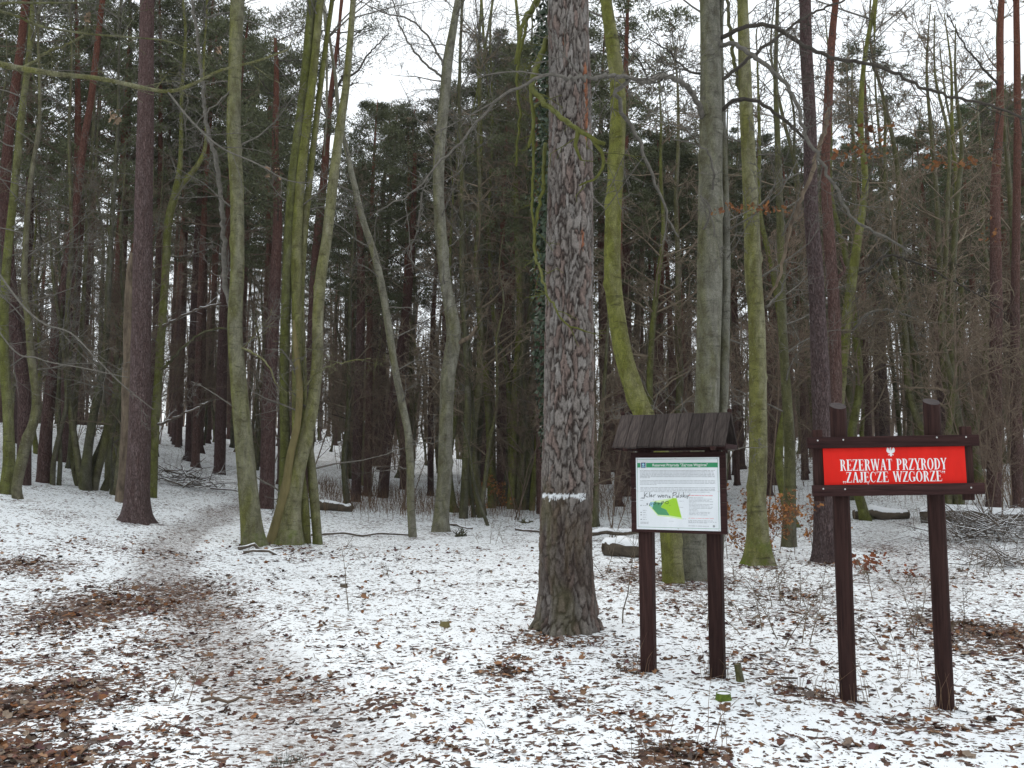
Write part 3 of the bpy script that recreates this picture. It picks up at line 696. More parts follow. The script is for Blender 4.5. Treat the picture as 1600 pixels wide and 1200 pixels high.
T_('slender_tree', 'thin brown green stem beside a leaning dry stick', [[(724, 810, 16), (727, 740, 13), (731, 640, 11), (728, 540, 10), (722, 430, 9), (722, 300, 8), (718, 150, 6), (722, 0, 4)], ], 'hornbeam', 12, flare=.1, twig=1.2)
T_('slender_tree', 'thin leaning green stem with a crook behind the thick pine', [[(768, 794, 14), (766, 740, 11), (763, 650, 11), (757, 560, 11), (750, 500, 10), (746, 400, 9), (752, 250, 8), (748, 100, 6), (752, 0, 4)]], 'beech_green', 13, flare=.1, twig=1.2)
T_('hornbeam_tree', 'forked green hornbeam in front of dark red pine trunks', [[(798, 795, 15), (802, 720, 12), (803, 640, 12), (809, 550, 11), (812, 470, 10), (809, 400, 10), (806, 260, 8), (812, 100, 6), (806, 0, 4)], [(799, 720, 9), (796, 620, 10), (788, 560, 9), (775, 520, 8), (768, 450, 7), (764, 340, 6), (770, 200, 5), (766, 60, 4), (770, 0, 3)]], 'beech_green', 13, flare=.12, twig=1.2)
T_('slender_tree', 'thin straight green stem hugging the edge of the thick pine', [[(831, 798, 11), (837, 720, 10), (843, 640, 9), (846, 560, 8), (846, 430, 8)]], 'beech_green', 9, crown='none', flare=.08, twig=.8)
# beech with the sweeping curve, and its grey neighbours behind the information board
T_('beech_tree', 'bright green beech with a sweeping curved trunk behind the board roof',
   [[(1052, 862, 36), (1042, 780, 34), (1028, 700, 33), (1003, 640, 34), (981, 580, 32), (966, 510, 30), (957, 430, 29), (958, 340, 28), (963, 250, 27), (966, 160, 28), (960, 90, 26), (951, 30, 22), (947, 0, 20)]],
   'beech_green', 15, flare=.2, twig=.3, nside=24, seed=961, Yd=13.4)
T_('beech_tree', 'thick grey beech with companion stems rising from behind the information board',
   [[(1076, 905, 68), (1080, 860, 58), (1088, 800, 48), (1100, 700, 43), (1104, 640, 41), (1108, 500, 42), (1109, 400, 42), (1110, 280, 40), (1111, 150, 38), (1109, 0, 34)],
    [(1116, 890, 26), (1126, 780, 18), (1131, 640, 15), (1134, 480, 15), (1135, 350, 12), (1130, 200, 10), (1126, 80, 9), (1128, 0, 8)],
    [(1118, 870, 16), (1124, 760, 10), (1124, 640, 9), (1128, 450, 9), (1128, 330, 7), (1121, 200, 5), (1122, 100, 4)]],
   'beech_grey', 17, flare=.25, twig=.1, nside=28, seed=1105,
   branches=[([(1098, 185, 0), (1085, 150, -.6), (1062, 127, -1.4), (1035, 118, -2.2), (1010, 128, -2.9), (985, 122, -3.6), (955, 118, -4.2), (925, 124, -4.7), (900, 124, -5.0), (878, 120, -5.2), (850, 117, -5.3), (825, 128, -5.3), (800, 145, -5.3), (772, 160, -5.2), (745, 190, -5.1), (720, 222, -5.0), (690, 250, -4.9), (660, 285, -4.8), (630, 310, -4.7), (590, 330, -4.6)], 11, 1.6, 'branch_grey', .5),
             ([(985, 122, -3.6), (958, 148, -3.7), (968, 156, -3.7), (972, 175, -3.7), (990, 200, -3.7), (1003, 235, -3.6), (1015, 265, -3.5), (1030, 300, -3.4), (1045, 340, -3.3), (1060, 370, -3.2)], 7, 2.5, 'branch_grey', .35),
             ([(1122, 60, 0), (1150, 48, -.2), (1175, 40, -.3), (1210, 42, -.4), (1240, 62, -.5), (1275, 80, -.6), (1310, 92, -.7), (1370, 102, -.8), (1430, 130, -.9), (1490, 152, -1.0), (1550, 165, -1.1), (1610, 190, -1.2)], 9, 4, 'branch_dark', 1.0),
             ([(1124, 70, -.1), (1150, 70, -.5), (1180, 90, -.8), (1215, 118, -1.0), (1240, 150, -1.1), (1262, 215, -1.2), (1285, 255, -1.2), (1310, 300, -1.2), (1332, 342, -1.2), (1360, 358, -1.2), (1400, 380, -1.2), (1425, 395, -1.2)], 9, 4, 'branch_grey', .5),
             ([(1126, 125, .1), (1155, 105, .2), (1185, 80, .3), (1220, 55, .4), (1260, 25, .5), (1320, 0, .6)], 8, 4, 'branch_dark', .6),
             ([(1124, 175, 0), (1145, 158, -.2), (1180, 157, -.4), (1215, 180, -.5), (1245, 205, -.6), (1265, 225, -.6)], 8, 5, 'branch_dark', .4),
             ([(1098, 180, 0), (1085, 150, .1), (1065, 130, .2), (1045, 118, .3), (1020, 130, .4), (985, 75, .5), (950, 60, .6)], 6, 2, 'branch_dark', .6),
             ([(1096, 115, 0), (1070, 108, .1), (1045, 80, .3), (1010, 60, .5)], 5, 2, 'branch_dark', .6),
             ([(1112, 300, -.1), (1115, 270, -.5), (1108, 240, -.7), (1085, 225, -.8), (1050, 218, -.8)], 5, 2, 'branch_grey', .3),
             ([(1098, 360, -.1), (1110, 330, -.4), (1095, 305, -.5), (1112, 340, -.6), (1116, 370, -.7)], 4, 2, 'branch_grey', .3)])
T_('beech_tree', 'knobbly olive beech with eyebrow scars and orange leaved shoots at its foot',
   [[(1186, 882, 50), (1184, 840, 38), (1182, 780, 32), (1185, 700, 30), (1184, 600, 29), (1182, 500, 28), (1177, 430, 29), (1174, 340, 27), (1170, 250, 25), (1165, 150, 23), (1162, 60, 20), (1160, 0, 18)], ],
   'beech', 15, flare=.3, twig=.6, nside=24,
   branches=[([(1195, 470, 0), (1215, 440, -.3), (1225, 400, -.4), (1240, 340, -.5), (1265, 280, -.6), (1290, 195, -.7), (1296, 168, -.7)], 5, 9, 'deadwood', .1),
             ([(1165, 190, 0), (1150, 110, .1), (1140, 40, .2), (1135, -20, .3)], 9, 6, 'beech', .4),
             ([(1196, 480, 0), (1220, 455, .3), (1230, 430, .3), (1250, 415, .3)], 5, 2, 'branch_grey', .4)])
T_('beech_tree', 'slim olive beech between the knobbly beech and the reddish pine', [[(1232, 855, 26), (1233, 800, 22), (1234, 700, 19), (1228, 600, 16), (1222, 500, 15), (1220, 380, 13), (1216, 250, 11), (1212, 120, 8), (1215, 0, 6)]], 'hornbeam', 13, flare=.15, twig=1.0)
T_('pine_tree', 'reddish scaly pine rising just behind the red sign post', [[(1289, 878, 46), (1289, 840, 39), (1288, 740, 33), (1284, 640, 31), (1279, 520, 28), (1274, 420, 26), (1267, 320, 24), (1266, 200, 22), (1260, 80, 21), (1258, 0, 20)]], 'pine_near', 17, crown='pine', flare=.2, nside=24)
T_('pine_tree', 'brown pine with twisted upper trunk close behind the reddish pine', [[(1300, 845, 24), (1304, 740, 22), (1306, 600, 20), (1303, 480, 20), (1296, 380, 20), (1290, 270, 16), (1294, 160, 15), (1300, 60, 13), (1306, 0, 11)]], 'pine', 17, crown='pine', flare=.15, branches=[([(1306, 440, 0), (1318, 420, -.1), (1312, 400, -.2)], 8, 4, 'pine', 0)])
T_('beech_tree', 'yellow green leaning beech behind the red sign post', [[(1300, 825, 22), (1304, 740, 20), (1309, 640, 19), (1320, 530, 18), (1331, 440, 17), (1338, 390, 15), (1352, 290, 11), (1345, 200, 10), (1350, 100, 8), (1368, 0, 7)]], 'beech_green', 14, flare=.15, twig=.8,
   branches=[([(1330, 520, 0), (1350, 495, -.2), (1375, 485, -.4), (1410, 490, -.5), (1450, 510, -.6)], 6, 3, 'branch_grey', .6), ([(1335, 430, 0), (1360, 420, -.2), (1385, 400, -.3), (1430, 410, -.5), (1490, 440, -.6), (1560, 480, -.8)], 5, 2, 'branch_dark', .8)])
T_('pine_tree', 'straight red brown pine beyond the snow topped log', [[(1552, 812, 26), (1554, 700, 22), (1556, 560, 20), (1556, 420, 19), (1555, 300, 16), (1562, 180, 13), (1563, 60, 11), (1565, 0, 10)]], 'pine', 19, crown='pine', flare=.15, branches=[([(1558, 130, 0), (1530, 100, -.2), (1500, 60, -.4), (1480, 20, -.5)], 5, 2, 'branch_dark', .8)])
T_('pine_tree', 'slim red brown pine at the edge of the brush pile', [[(1590, 800, 20), (1588, 650, 17), (1586, 500, 15), (1588, 350, 13), (1590, 200, 12), (1588, 0, 10)]], 'pine', 18, crown='pine', flare=.12)
def hanging(label, spots, Y, seed, cols):
    g = np.random.default_rng(seed); P = []
    for px, py, rx, ry, n_ in spots:
        for q in range(n_): P.append(at(px + g.normal(0, rx * .5), py + g.normal(0, ry * .5), Y + g.normal(0, .12)))
    o = leaf_mesh('withered_leaves', np.array(P), .9, .058, None, None, None, cols, upright=.9, seed=seed); tag(o, label, 'leaves', None, 'stuff')
ORGH = np.array([(.19, .078, .03), (.14, .06, .03), (.22, .10, .04)])
hanging('rusty withered leaves still hanging on the bare beech branches', [(1165, 325, 45, 10, 60), (1215, 328, 25, 6, 18), (1355, 225, 45, 28, 70), (1370, 200, 35, 10, 25), (1490, 255, 60, 10, 45), (1450, 235, 30, 12, 16), (1550, 365, 20, 14, 14), (1330, 240, 40, 10, 20)], 12.6, 44, ORGH)
hanging('pale withered leaf bunches hanging on the bough over the trail', [(180, 187, 9, 16, 16), (136, 30, 8, 12, 10), (342, 76, 5, 8, 6), (425, 270, 10, 10, 9)], 10.6, 45, np.array([(.24, .17, .11), (.18, .12, .08)]))
# left side
T_('hornbeam_tree', 'mossy hornbeam leaning right above the snow bank', [[(28, 780, 17), (26, 762, 16), (34, 720, 18), (42, 690, 18), (52, 660, 14), (56, 620, 12), (50, 570, 12), (44, 500, 11), (38, 440, 10), (46, 300, 8), (62, 180, 6), (60, 60, 4), (64, 0, 3)]], 'hornbeam', 12, flare=.12, twig=1.2)
T_('hornbeam_tree', 'upright green hornbeam with a long trunk above the snow bank', [[(8, 772, 22), (14, 720, 19), (12, 640, 16), (6, 540, 15), (10, 420, 14), (24, 280, 12), (34, 180, 11), (46, 80, 9), (52, 0, 8)]], 'beech_green', 14, flare=.12, twig=1.0, branches=[([(34, 110, -.3), (70, 85, -.4), (105, 70, -.5), (130, 55, -.5)], 7, 4, 'beech', .5)])
T_('pine_tree', 'dark red leaning pine behind the hornbeams on the bank', [[(36, 758, 24), (38, 680, 22), (36, 600, 21), (20, 480, 20), (8, 330, 18), (12, 230, 16), (22, 150, 15), (34, 60, 13), (40, 0, 12)]], 'pine', 18, crown='pine', flare=.15)
T_('pine_tree', 'dark red slanting pine among the fan of hornbeam stems', [[(68, 755, 24), (72, 680, 20), (80, 600, 18), (92, 500, 17), (104, 420, 15), (118, 330, 13), (130, 228, 12), (142, 157, 11), (152, 70, 10), (160, 0, 9)]], 'pine', 18, crown='pine', flare=.15)
T_('hornbeam_tree', 'hornbeam stool with a fan of curved mossy stems left of the snag',
   [[(134, 766, 20), (134, 740, 18), (138, 700, 15), (146, 650, 14), (158, 590, 13), (166, 530, 11), (170, 440, 10), (176, 330, 8), (184, 200, 6), (186, 80, 4), (190, 0, 3)],
    [(130, 764, 13), (122, 720, 11), (116, 680, 10), (110, 640, 9), (104, 560, 8), (106, 470, 8), (112, 360, 7), (108, 220, 5), (112, 100, 4), (110, 0, 3)],
    [(146, 770, 14), (152, 740, 13), (162, 700, 13), (172, 650, 12), (182, 610, 11), (192, 560, 10), (206, 500, 8), (214, 420, 7), (228, 300, 5), (236, 180, 4)],
    [(140, 766, 12), (146, 725, 11), (160, 690, 10), (176, 640, 9), (190, 600, 8), (204, 570, 7), (230, 530, 5)],
    [(162, 770, 15), (170, 748, 12), (184, 720, 11), (196, 695, 11), (203, 650, 10), (206, 590, 10), (208, 540, 9)],
    [(124, 762, 12), (118, 740, 11), (114, 700, 10), (118, 620, 9), (126, 540, 8), (132, 440, 7), (138, 320, 6), (146, 200, 5), (150, 90, 3)]], 'hornbeam', 13, flare=.12, twig=.5, amp=.07)
T_('hornbeam_tree', 'pair of thin crooked hornbeam stems on the snow bank', [[(82, 758, 9), (84, 720, 8), (90, 690, 8), (98, 660, 7), (104, 620, 6), (98, 540, 6), (84, 440, 5), (76, 330, 4)], [(92, 760, 8), (94, 715, 7), (92, 660, 7), (92, 600, 6), (96, 480, 5), (90, 360, 4)]], 'hornbeam', 10, crown='none', flare=.1, twig=1.5)
T_('hornbeam_tree', 'green stem forking just behind the purple brown pine', [[(238, 778, 15), (240, 720, 14), (244, 640, 14), (250, 550, 14), (258, 440, 13), (263, 350, 13), (274, 300, 12), (282, 250, 8), (284, 150, 6), (290, 60, 5), (286, 0, 4)], [(268, 330, 9), (282, 290, 10), (300, 270, 9), (318, 240, 7), (322, 200, 5), (318, 120, 4), (324, 0, 3)]], 'beech_green', 14, flare=.12, twig=.8,
   branches=[([(240, 512, 0), (258, 508, -.1), (285, 494, -.2), (310, 482, -.2), (345, 474, -.2)], 6, 3, 'stick', .2), ([(243, 665, 0), (262, 658, -.1), (290, 645, -.2), (325, 628, -.2)], 5, 3, 'stick', .2), ([(250, 580, 0), (270, 560, -.1), (300, 530, -.2), (330, 515, -.2), (370, 512, -.2)], 6, 3, 'hornbeam', .3)])
T_('pine_tree', 'dark maroon scaly pine seen between the beech trunks of the clump', [[(416, 795, 26), (418, 740, 24), (420, 640, 24), (424, 560, 22), (430, 440, 19), (434, 330, 15), (430, 240, 12), (432, 120, 9), (430, 60, 5)]], 'pine', 16, crown='pine_top', flare=.15)
T_('pine_tree', 'maroon pine leaning behind the right hand stems of the beech clump', [[(480, 770, 18), (482, 680, 17), (486, 560, 16), (490, 450, 15), (497, 360, 14), (506, 280, 13), (512, 200, 11), (518, 140, 9), (528, 60, 6), (534, 0, 5)]], 'pine', 17, crown='pine', flare=.12,
   branches=[([(516, 160, 0), (530, 130, -.1), (545, 120, -.2), (560, 110, -.2), (575, 85, -.3), (608, 52, -.4)], 6, 2, 'branch_dark', .25), ([(522, 130, 0), (540, 135, -.1), (560, 128, -.2)], 4, 2, 'branch_dark', .2), ([(518, 150, 0), (545, 100, .1), (550, 60, .1), (575, 40, .2)], 5, 2, 'branch_dark', .2)])
for px, pts, lab in ((560, [(556, 785, 17), (559, 680, 16), (562, 560, 15), (564, 420, 13), (560, 330, 10), (552, 270, 6)], 'bright red barked pine left of the kinked slender tree'),
                     (605, [(598, 778, 19), (606, 690, 17), (618, 600, 16), (630, 520, 15), (640, 430, 13), (646, 330, 10), (648, 240, 6)], 'dull red pine leaning right behind the kinked slender tree'),
                     (785, [(783, 782, 20), (786, 680, 19), (790, 560, 17), (796, 470, 16), (802, 380, 13), (808, 290, 10), (800, 220, 6)], 'deep red pine behind the forked hornbeam')):
    T_('pine_tree', lab, [pts], 'pine', 16, crown='pine_top', flare=.12, twig=.6)
T_('dead_pine', 'slim orange dead pine stripped of bark behind the curved beech', [[(985, 770, 11), (990, 640, 11), (994, 540, 11), (1000, 440, 10), (1008, 340, 8), (1014, 285, 5)]], mat='deadwood', crown='none', flare=.1, twig=.3)

# ivy column beside the thick pine with hanging mossy boughs
def ivy_tree():
    Y = 10.6; b = at(868, 930, Y); b[2] = gz(b[0], Y)
    root = thing('ivy_clad_tree', 'ivy covered trunk with hanging mossy boughs behind the thick pine', 'tree', (0, 0, 0))
    PR = trunk_from([(872, 930, 26), (866, 700, 22), (862, 450, 20), (860, 200, 18), (862, 0, 16), (864, -300, 12), (864, -700, 4)], Y, b[2] - .05)
    mb = MB(); rough_tube(mb, PR[:, :3], PR[:, 3], 14, .06, 3, .2); mb.build('trunk', 'hornbeam', root)
    g = np.random.default_rng(8); N = 9000; z = g.uniform(b[2] + .8, b[2] + 10, N)
    x = np.interp(z, PR[:, 2], PR[:, 0]); ph = g.uniform(0, 6.28, N); rad = .10 + .15 * g.uniform(0, 1, N)**.7 * (.4 + 1.2 * fbm(np.cos(ph), np.sin(ph), z * 1.6, 5, 2)) * sstep(b[2] + .8, b[2] + 3.5, z)
    pos = np.stack([x + np.cos(ph) * rad, Y + np.sin(ph) * rad, z], 1); nr = np.stack([np.cos(ph), np.sin(ph), .5 + 0 * z], 1) + g.normal(0, .5, (N, 3)); nr /= np.linalg.norm(nr, axis=1, keepdims=True)
    u = np.cross(nr, g.normal(size=(N, 3))); u /= np.linalg.norm(u, axis=1, keepdims=True); s = np.cross(nr, u); L = g.uniform(.02, .042, N)[:, None]
    V = np.stack([pos + u * L, pos + s * L * .8 - u * L * .2, pos - u * L * .8, pos - s * L * .8 - u * L * .2], 1).reshape(-1, 3)
    mb = MB(); mb.add(V, np.arange(N * 4).reshape(-1, 4)); tag(mb.build('ivy', 'ivy', root, False), kind='stuff')
    for pl, w0, w1 in (([(860, -60, -.4), (832, 10, -1.2), (818, 30, -1.4), (810, 70, -1.5), (806, 100, -1.5)], 9, 5), ([(858, 60, -.3), (835, 110, -1.0), (829, 150, -1.2), (834, 190, -1.3), (826, 230, -1.4)], 7, 4),
                       ([(856, 60, -1.0), (832, 128, -1.6), (850, 160, -2.0), (880, 185, -2.5), (905, 205, -2.8), (925, 215, -2.9), (945, 225, -2.9)], 9, 5), ([(903, 204, -2.8), (902, 225, -2.8), (908, 250, -2.8)], 6, 3),
                       ([(925, 216, -2.9), (944, 250, -2.8), (935, 275, -2.8), (905, 290, -2.8)], 5, 2), ([(852, 225, -.8), (848, 300, -1.3), (838, 340, -1.4), (834, 370, -1.4), (838, 400, -1.5), (846, 430, -2.0), (860, 470, -2.6), (880, 500, -2.9), (915, 518, -2.9)], 6, 2),
                       ([(850, 150, -.8), (832, 180, -1.2), (834, 240, -1.3), (832, 320, -1.4), (834, 380, -1.4)], 5, 3), ([(842, 0, -.4), (822, 40, -.9), (808, 120, -1.0), (812, 180, -1.0), (806, 260, -1.0)], 6, 3)):
        P = catmull(np.array([np.append(at(x_, y_, Y + dy), 0) for x_, y_, dy in pl]), .06)[:, :3]; P[1:-1] += g.normal(0, .008, P[1:-1].shape)
        mb = MB(); r = np.linspace(w0, w1, len(P)) * .5 * Y / F; rough_tube(mb, P, r, 8, .12, 8); twigs_on(mb, P, r, .22, .3, 1, 0, .006, .1, (1, 3)); mb.build('branch', 'branch_moss', root)
    rebase(root, (b[0], Y, b[2]))
ivy_tree()
# overhanging boughs of a tree that stands outside the picture on the left
def overhang():
    Y = 11.0; x0 = at(-150, 600, Y); z0 = gz(x0[0], Y)
    root = thing('beech_tree', 'bare beech reaching long mossy boughs over the trail', 'tree', (0, 0, 0))
    PR = catmull(np.array([[x0[0] - .2, Y, z0 - .2, .20], [x0[0] - .15, Y, z0 + 2, .17], [x0[0] - .1, Y, z0 + 5, .15], [x0[0] - .2, Y + .1, z0 + 9, .10], [x0[0], Y, z0 + 13, .03]]), .2)
    mb = MB(); rough_tube(mb, PR[:, :3], PR[:, 3], 16, .05, 3, .2); mb.build('trunk', 'beech', root)
    for pl, w0, w1, m_ in (([(-150, 60, 0), (0, 100, -.3), (40, 108, -.4), (90, 116, -.5), (150, 122, -.6), (210, 134, -.6), (262, 143, -.6), (300, 132, -.6), (345, 110, -.6), (400, 96, -.5), (450, 78, -.5)], 13, 3, 'beech'),
                           ([(-150, 30, 0), (0, 6, -.6), (60, 5, -.8), (130, 4, -.9)], 6, 3, 'beech'), ([(-150, -20, 0), (10, 20, -.5), (60, 40, -.6), (130, 52, -.7), (200, 58, -.8), (260, 64, -.9), (300, 80, -.9)], 6, 2, 'beech'),
                           ([(-150, 200, 0), (0, 430, -1), (60, 500, -1.2), (110, 520, -1.3), (150, 560, -1.4), (190, 600, -1.5), (240, 640, -1.5)], 5, 1.2, 'branch_grey'), ([(-150, 260, 0), (0, 520, -.6), (60, 560, -.8), (130, 575, -1.0), (200, 590, -1.1)], 4, 1.2, 'branch_grey'),
                           ([(262, 143, -.6), (300, 190, -.7), (345, 230, -.8), (400, 255, -.9), (450, 282, -1.0), (490, 285, -1.0)], 3.5, 1.2, 'branch_grey')):
        P = catmull(np.array([np.append(at(x_, y_, Y + dy), 0) for x_, y_, dy in pl]), .08)[:, :3]; r = np.linspace(w0, w1, len(P)) * .5 * Y / F
        mb = MB(); rough_tube(mb, P, r, 8, .08, 6); twigs_on(mb, P, r, .30, .6, 2, -.02, .007, .15, (2, 3)); mb.build('branch', m_, root)
    rebase(root, (x0[0] - .2, Y, z0))
random.seed(5); overhang()

# ------------------------------------------------------------------ THE WOOD BEHIND: prototypes, then copies
def proto_pine(seed, H=20.0, bright=False):
    random.seed(seed); root = thing('pine_tree', None, None)
    lean = random.uniform(-.5, .5); P = [np.array([0, 0, -.3, .21])]
    for i in range(1, 11):
        t = i / 10; P.append(np.array([lean * t*t + .25 * math.sin(seed + 3*t) * t, .25 * math.cos(seed * 2 + 2.5*t) * t, H * t, .20 * (1 - t)**.75 + .02]))
    PR = catmull(np.array(P), .5); mb = MB(); rough_tube(mb, PR[:, :3], PR[:, 3], 9, .06, 2, .2, 4, seed)
    mb.build('trunk', 'pine', root)
    br = MB(); tips = []; cz = random.uniform(.36, .52) * H
    def at_z(z): return np.array([np.interp(z, PR[:, 2], PR[:, 0]), np.interp(z, PR[:, 2], PR[:, 1]), z])
    for q in range(26):                                   # dead lower branches
        z = random.uniform(.10 * H, cz + 1); a = random.uniform(0, 6.28)
        limb(br, at_z(z), (math.cos(a), math.sin(a), random.uniform(-.15, .3)), random.uniform(.5, 2.2), random.uniform(.010, .02), 2 if random.random() < .6 else 1, 3, .22, .0, (2, 4), .5, .8, None, .004, 4)
    cl = []; rad = []
    for q in range(40):
        z = cz + (H - .4 - cz) * (q + random.random()) / 40; t = (z - cz) / (H - cz); a = q * 2.4 + random.uniform(-.4, .4)
        L = random.uniform(.7, 1.15) * (2.9 * (1 - t)**.6 * (.55 + .6 * min(1, t * 3 + .3)) + .45)
        tp = []; limb(br, at_z(z), (math.cos(a), math.sin(a), random.uniform(.05, .55)), L, .03 * (1 - t) + .012, 1, 4, .2, .07, (4, 6), .34, .7, tp, .005, 5)
        for p, d in tp:
            cl.append(p); rad.append(random.uniform(.24, .46))
    tag(br.build('branch', 'twig_brown', root), kind='stuff')
    V, T = needle_mesh(cl, rad, 105, (.08, .18), .042, .38, seed); mb = MB(); mb.add(V, None, T); mb.build('crown', 'needles_bright' if bright else 'needles', root, False)
    return root
def proto_slim(seed, H=20.0):
    random.seed(seed); root = thing('pine_tree', None, None); lean = random.uniform(-.7, .7)
    PR = catmull(np.array([[lean * t*t + .2 * math.sin(seed + 4*t) * t, .2 * math.cos(seed + 3*t) * t, H * t - .3 * (t == 0), .135 * (1 - t)**.7 + .02] for t in np.linspace(0, 1, 9)]), .5)
    mb = MB(); rough_tube(mb, PR[:, :3], PR[:, 3], 8, .06, 2, .15, 4, seed); mb.build('trunk', 'pine', root); br = MB(); cl = []; rad = []
    def at_z(z): return np.array([np.interp(z, PR[:, 2], PR[:, 0]), np.interp(z, PR[:, 2], PR[:, 1]), z])
    for q in range(16):
        a = random.uniform(0, 6.28); limb(br, at_z(random.uniform(.15, .7) * H), (math.cos(a), math.sin(a), random.uniform(-.2, .2)), random.uniform(.4, 1.5), .012, 1, 3, .22, 0, (2, 4), .5, .8, None, .004, 4)
    for q in range(20):
        z = H * (.68 + .31 * (q + random.random()) / 20); a = q * 2.4; tp = []
        limb(br, at_z(z), (math.cos(a), math.sin(a), random.uniform(.05, .5)), random.uniform(.7, 1.9) * (1.15 - (z / H - .68) * 2), .02, 1, 4, .2, .07, (4, 6), .36, .7, tp, .005, 5)
        for p, d in tp: cl.append(p); rad.append(random.uniform(.22, .42))
    tag(br.build('branch', 'twig_brown', root), kind='stuff')
    V, T = needle_mesh(cl, rad, 105, (.08, .18), .042, .38, seed); mb = MB(); mb.add(V, None, T); mb.build('crown', 'needles', root, False); return root
def proto_bare(seed, H=14.0, stems=2, mat='hornbeam', twig='twig'):
    random.seed(seed); root = thing('bare_tree', None, None); br = MB()
    for s in range(stems):
        a = random.uniform(0, 6.28); out = random.uniform(.2, 1.6) if stems > 1 else random.uniform(0, .5); r0 = random.uniform(.07, .13)
        P = [np.array([.12 * math.cos(a) * (stems > 1), .12 * math.sin(a) * (stems > 1), -.2, r0 * 1.25])]
        for i in range(1, 9):
            t = i / 8; k = out * (t**.7); P.append(np.array([math.cos(a) * (k + .1) + random.gauss(0, .10), math.sin(a) * (k + .1) + random.gauss(0, .10), H * t * (.85 + .15 * (s == 0)), r0 * (1 - t)**.8 + .012]))
        PR = catmull(np.array(P), .4); mb = MB(); rough_tube(mb, PR[:, :3], PR[:, 3], 8, .07, 2, .12, 4, seed + s); mb.build('trunk', mat, root)
        for q in range(int(22 / stems) + 5):
            i = random.randint(int(len(PR) * .16), len(PR) - 2); b = random.uniform(0, 6.28)
            limb(br, PR[i, :3], (math.cos(b), math.sin(b), random.uniform(.2, .9)), random.uniform(1.0, 2.8) * (1.2 - PR[i, 2] / H * .6), PR[i, 3] * .38 + .005, 3, 3, .22, .03, (3, 5), .52, .8, None, .0065, 4)
    tag(br.build('branch', twig, root), kind='stuff'); return root
def proto_sapling(seed, H=4.0):
    random.seed(seed); root = thing('bare_sapling', None, None); mb = MB()
    for s in range(random.randint(2, 4)):
        a = random.uniform(0, 6.28)
        limb(mb, (random.gauss(0, .06), random.gauss(0, .06), -.1), (math.cos(a) * .25, math.sin(a) * .25, 1), H * random.uniform(.6, 1), .013, 3, 4, .10, .05, (5, 8), .42, .8, None, .0035, 7)
    mb.build('stem', 'twig_brown', root); return root
PINES = [proto_pine(100 + i) for i in range(7)]; PINES.append(proto_pine(131, 20, True))
BARES = [proto_bare(200, 14, 1), proto_bare(201, 14, 2), proto_bare(202, 14, 3), proto_bare(203, 13, 1, 'beech_green'), proto_bare(204, 13, 2, 'beech'), proto_bare(205, 14, 4)]
SAPS = [proto_sapling(300 + i) for i in range(4)]; SLIM = [proto_slim(400 + i) for i in range(4)]
LAND = [(-400, 'behind the snow bank hornbeams'), (60, 'behind the fan of hornbeam stems'), (230, 'behind the purple brown pine'), (330, 'beyond the end of the trail'), (430, 'behind the multi stemmed beech clump'), (560, 'behind the dark mossy log'), (640, 'behind the kinked slender tree'), (700, 'behind the sinuous grey green beech'), (790, 'behind the forked hornbeam'),
        (890, 'behind the thick plated pine'), (970, 'behind the sweeping curved beech'), (1100, 'behind the information board'), (1180, 'behind the knobbly beech'), (1280, 'behind the reddish pine'), (1390, 'behind the red reserve sign'), (1500, 'behind the brush pile'), (1700, 'beyond the long snow capped trunk')]
def landmark(px): return min(LAND, key=lambda t: abs(t[0] - px))[1]
def place(proto, x, y, s, rz, label, cat, group, sz=None):
    o = copy_tree(proto); o.location = (x, y, gz(x, y)); o.rotation_euler = (0, 0, rz); o.scale = (s, s, sz or s)
    return tag(o, label, cat, group)
random.seed(77)
SKX = [-400, 330, 385, 470, 520, 590, 690, 730, 850, 930, 1010, 1250, 1450, 1500, 1560, 2000]
SKY = [-300, -300, 20, 100, 140, 160, 165, 80, 40, 90, 190, 225, 215, 165, 140, 90]
def skyline(px): return float(np.interp(px, SKX, SKY))
taken = []
def free(x, y, dmin):
    for a, b in taken:
        if (a - x)**2 + (b - y)**2 < dmin * dmin: return False
    taken.append((x, y)); return True
def blocked(px, Y):
    if 300 < px < 400 and Y < 34: return True              # the trail runs in here
    if 1310 < px < 1470 and Y < 40: return True            # the snowy path on the right
    return False
n_p = 0; tries = 0
while n_p < 105 and tries < 6000:
    tries += 1
    px = random.uniform(-260, 1860); lo = 24 if px < 420 else (27 if px < 900 else 30)
    Y = lo + (105 - lo) * random.random()**1.25
    if blocked(px, Y): continue
    x = (px - 800) / F * Y; z = gz(x, Y)
    zt = at(px, skyline(px), Y)[2]; H = min(random.uniform(17, 25), zt - z)
    if H < 12.5 or not free(x, Y, 2.0): continue
    if px < 420 and Y < 45: H = random.uniform(16, 22)
    br = (px > 1440 and Y > 40 and random.random() < .5)
    k = 7 if br else random.randrange(7)
    place(PINES[k], x, Y, H / 20, random.uniform(0, 6.28), ('bright green needled pine ' if k == 7 else ('tall' if H > 19 else 'shorter') + ' dark needled pine ') + landmark(px), 'tree', 'bright green pines' if k == 7 else 'pines of the wood behind')
    n_p += 1
